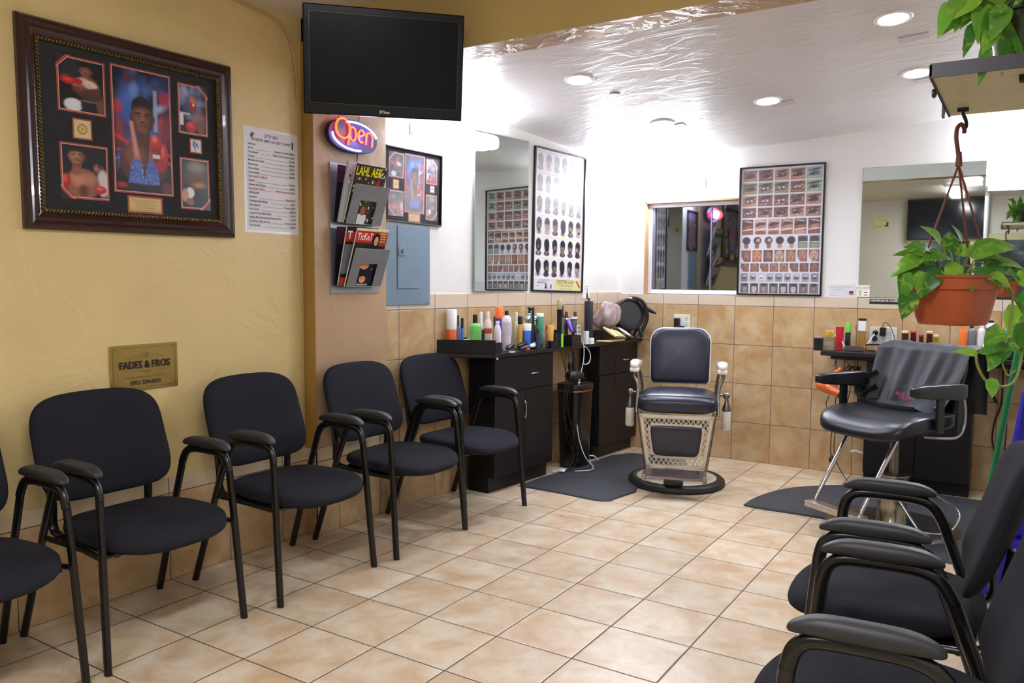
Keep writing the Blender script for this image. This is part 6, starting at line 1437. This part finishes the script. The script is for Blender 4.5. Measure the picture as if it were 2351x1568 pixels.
for x,f,z,L,W,dx,dz,df in [(-.10,.02,.20,.10,.065,-1,-.1,.3),(-.14,.04,.21,.09,.06,-1,-.35,.3),(-.06,.05,.22,.09,.07,-.8,.1,.5),(-.03,.06,.19,.08,.06,-.5,-.5,.6),(0,.03,.24,.09,.06,-.1,.5,.4),(.03,.06,.22,.10,.07,.4,.3,.4),(.06,.02,.25,.12,.055,1,.35,.2),(.07,.06,.19,.10,.07,1,-.1,.5),(.02,.08,.175,.08,.06,.5,-.2,.8),(.10,.05,.20,.09,.05,1,.1,.3),(-.09,.07,.17,.085,.06,-.6,-.7,.4),(-.05,.0,.26,.08,.06,-.4,.6,.3),(.09,.0,.21,.09,.06,.9,.2,.2),(0,-.04,.24,.09,.06,.2,.6,-.2),(-.08,-.03,.22,.09,.06,-.8,.3,0),(.04,-.05,.23,.09,.06,.7,.4,0),(-.02,.09,.16,.07,.05,0,-.4,1),(.06,.09,.165,.07,.05,.6,-.3,1),(-.16,.03,.17,.075,.06,-.4,-.8,.3),(-.115,.05,.24,.08,.055,-.7,.3,.4),(.12,.07,.13,.075,.045,-1,.15,.4)]:
    sprig(x,f,z,L,W,dx,dz,df)
# left trailing runner with lower leaves, right trailing vines
def vine(pts,leaves,r=.0032):
    sp=spline([rx*a-ry*f+V((0,0,z)) for a,f,z in pts],6); st.tube(sp,r,6)
    for (a,f,z,L,W,dx,dz,df) in leaves:
        P=rx*a-ry*f+V((0,0,z)); leaf(fol,P,rx*dx+V((0,0,dz))-ry*df,V((0,0,1))*.5-ry,L,W,.25,.2,rnd)
vine([(-.09,.03,.17),(-.125,.05,.15),(-.135,.06,.12),(-.15,.06,.095),(-.175,.06,.09)],[(-.175,.06,.155,.085,.045,-.25,-1,.2),(-.17,.06,.10,.085,.07,-.25,-1,.2),(-.14,.06,.16,.075,.06,.1,-1,.2)])
vine([(.10,.03,.16),(.15,.05,.12),(.155,.06,.05),(.14,.07,-.02),(.12,.08,-.09)],[(.10,.07,-.01,.115,.075,-.08,-1,.1),(.17,.06,.15,.10,.07,.9,-.1,.2),(.20,.06,.17,.11,.07,1,-.2,.2),(.19,.05,.09,.10,.08,.6,-.5,.2),(.16,.05,.05,.13,.09,.3,-1,.2),(.21,.05,.03,.10,.075,.2,-1,.2),(.22,.06,.10,.09,.07,.9,-.3,.2)],.0035)
vine([(.13,.04,.13),(.17,.05,.08),(.20,.05,.02),(.195,.06,-.06),(.18,.07,-.14),(.155,.08,-.18),(.12,.08,-.19),(.075,.08,-.175),(.045,.08,-.13),(.035,.08,-.085)],[(.035,.08,-.085,.07,.03,-.9,.15,.2),(.05,.085,-.08,.075,.03,1,.25,.2),(.085,.085,-.17,.055,.05,.1,-1,.3),(.10,.08,-.09,.06,.045,-.4,-.6,.3),(.13,.08,-.06,.06,.045,-.3,-.9,.3),(.17,.07,-.055,.09,.05,-.9,-.1,.3),(.18,.07,-.05,.085,.045,1,-.25,.3),(.20,.06,-.0,.085,.08,-.2,-1,.2),(.225,.06,-.03,.08,.06,.4,-.9,.2)],.0042)
vine([(.17,.07,-.14),(.14,.08,-.155),(.125,.08,-.13),(.115,.08,-.10)],[],.003)
fol.build('foliage',leafm,t,smooth=False); st.build('stem',mat('vine_stem','7a8a3c',.5,noise=.2,scale=60),t,smooth=True)
for p_ in bpy.data.objects:
    if p_.name.startswith('foliage'):
        for q_ in p_.data.polygons: q_.use_smooth=True
# --- pot on shelf
PP=V((3.235,2.66,SZ+.0385))
t=thing('shelf_plant','pothos in a dark green plastic pot on the corner shelf','potted plant',PP)
MB().lathe([(.095,0),(.098,.004),(.118,.125),(.128,.128),(.130,.150),(.124,.150),(.118,.135),(.001,.135)],48).build('pot',mat('dark_green_pot','333c2a',.3,noise=.1,scale=6),t,smooth=True,sharp=35)
fol=MB(); st=MB(); rnd=random.Random(31)
for k in range(52):
    a=rnd.uniform(-.20,.12); z=rnd.uniform(.12,.24); f=rnd.uniform(-.06,.12)
    sprig(a,f,z,rnd.uniform(.07,.10),rnd.uniform(.045,.06),-.6+rnd.uniform(-.5,.9),rnd.uniform(-.8,.6),rnd.uniform(-.1,.6),.4,base=rx*(a*.3)+V((0,0,.13)))
vine([(-.08,.04,.15),(-.13,.05,.13),(-.17,.05,.10),(-.20,.05,.085)],[(-.16,.05,.17,.085,.05,-.2,.9,.2),(-.155,.05,.14,.06,.04,-.8,-.6,.2),(-.15,.06,.12,.085,.05,-.5,-1,.2),(-.205,.05,.085,.08,.035,-.25,-1,.2),(-.15,.06,.08,.08,.05,-.3,-.5,.2),(-.17,.06,.03,.10,.04,-.15,-1,.2),(-.12,.06,.07,.09,.06,.1,-1,.2),(-.10,.05,.10,.10,.06,-.1,-1,.3)])
vine([(-.10,.03,.17),(-.18,.05,.19),(-.24,.05,.17),(-.27,.05,.14)],[(-.27,.05,.14,.085,.045,-.3,-1,.2),(-.22,.05,.19,.10,.06,-.2,.9,.2),(-.20,.05,.17,.10,.065,-.7,-.6,.2),(-.19,.05,.13,.09,.05,.0,-1,.3),(-.24,.05,.17,.07,.045,-.5,-.9,.2)])
vine([(-.09,.02,.14),(-.12,.04,.08),(-.13,.05,.01)],[(-.11,.05,.05,.09,.05,-.1,-1,.2),(-.09,.06,.06,.09,.05,.3,-1,.3)])
fo=fol.build('foliage',leafm,t); st.build('stem',mat('vine_stem','7a8a3c',.5),t,smooth=True)
for q_ in fo.data.polygons: q_.use_smooth=True
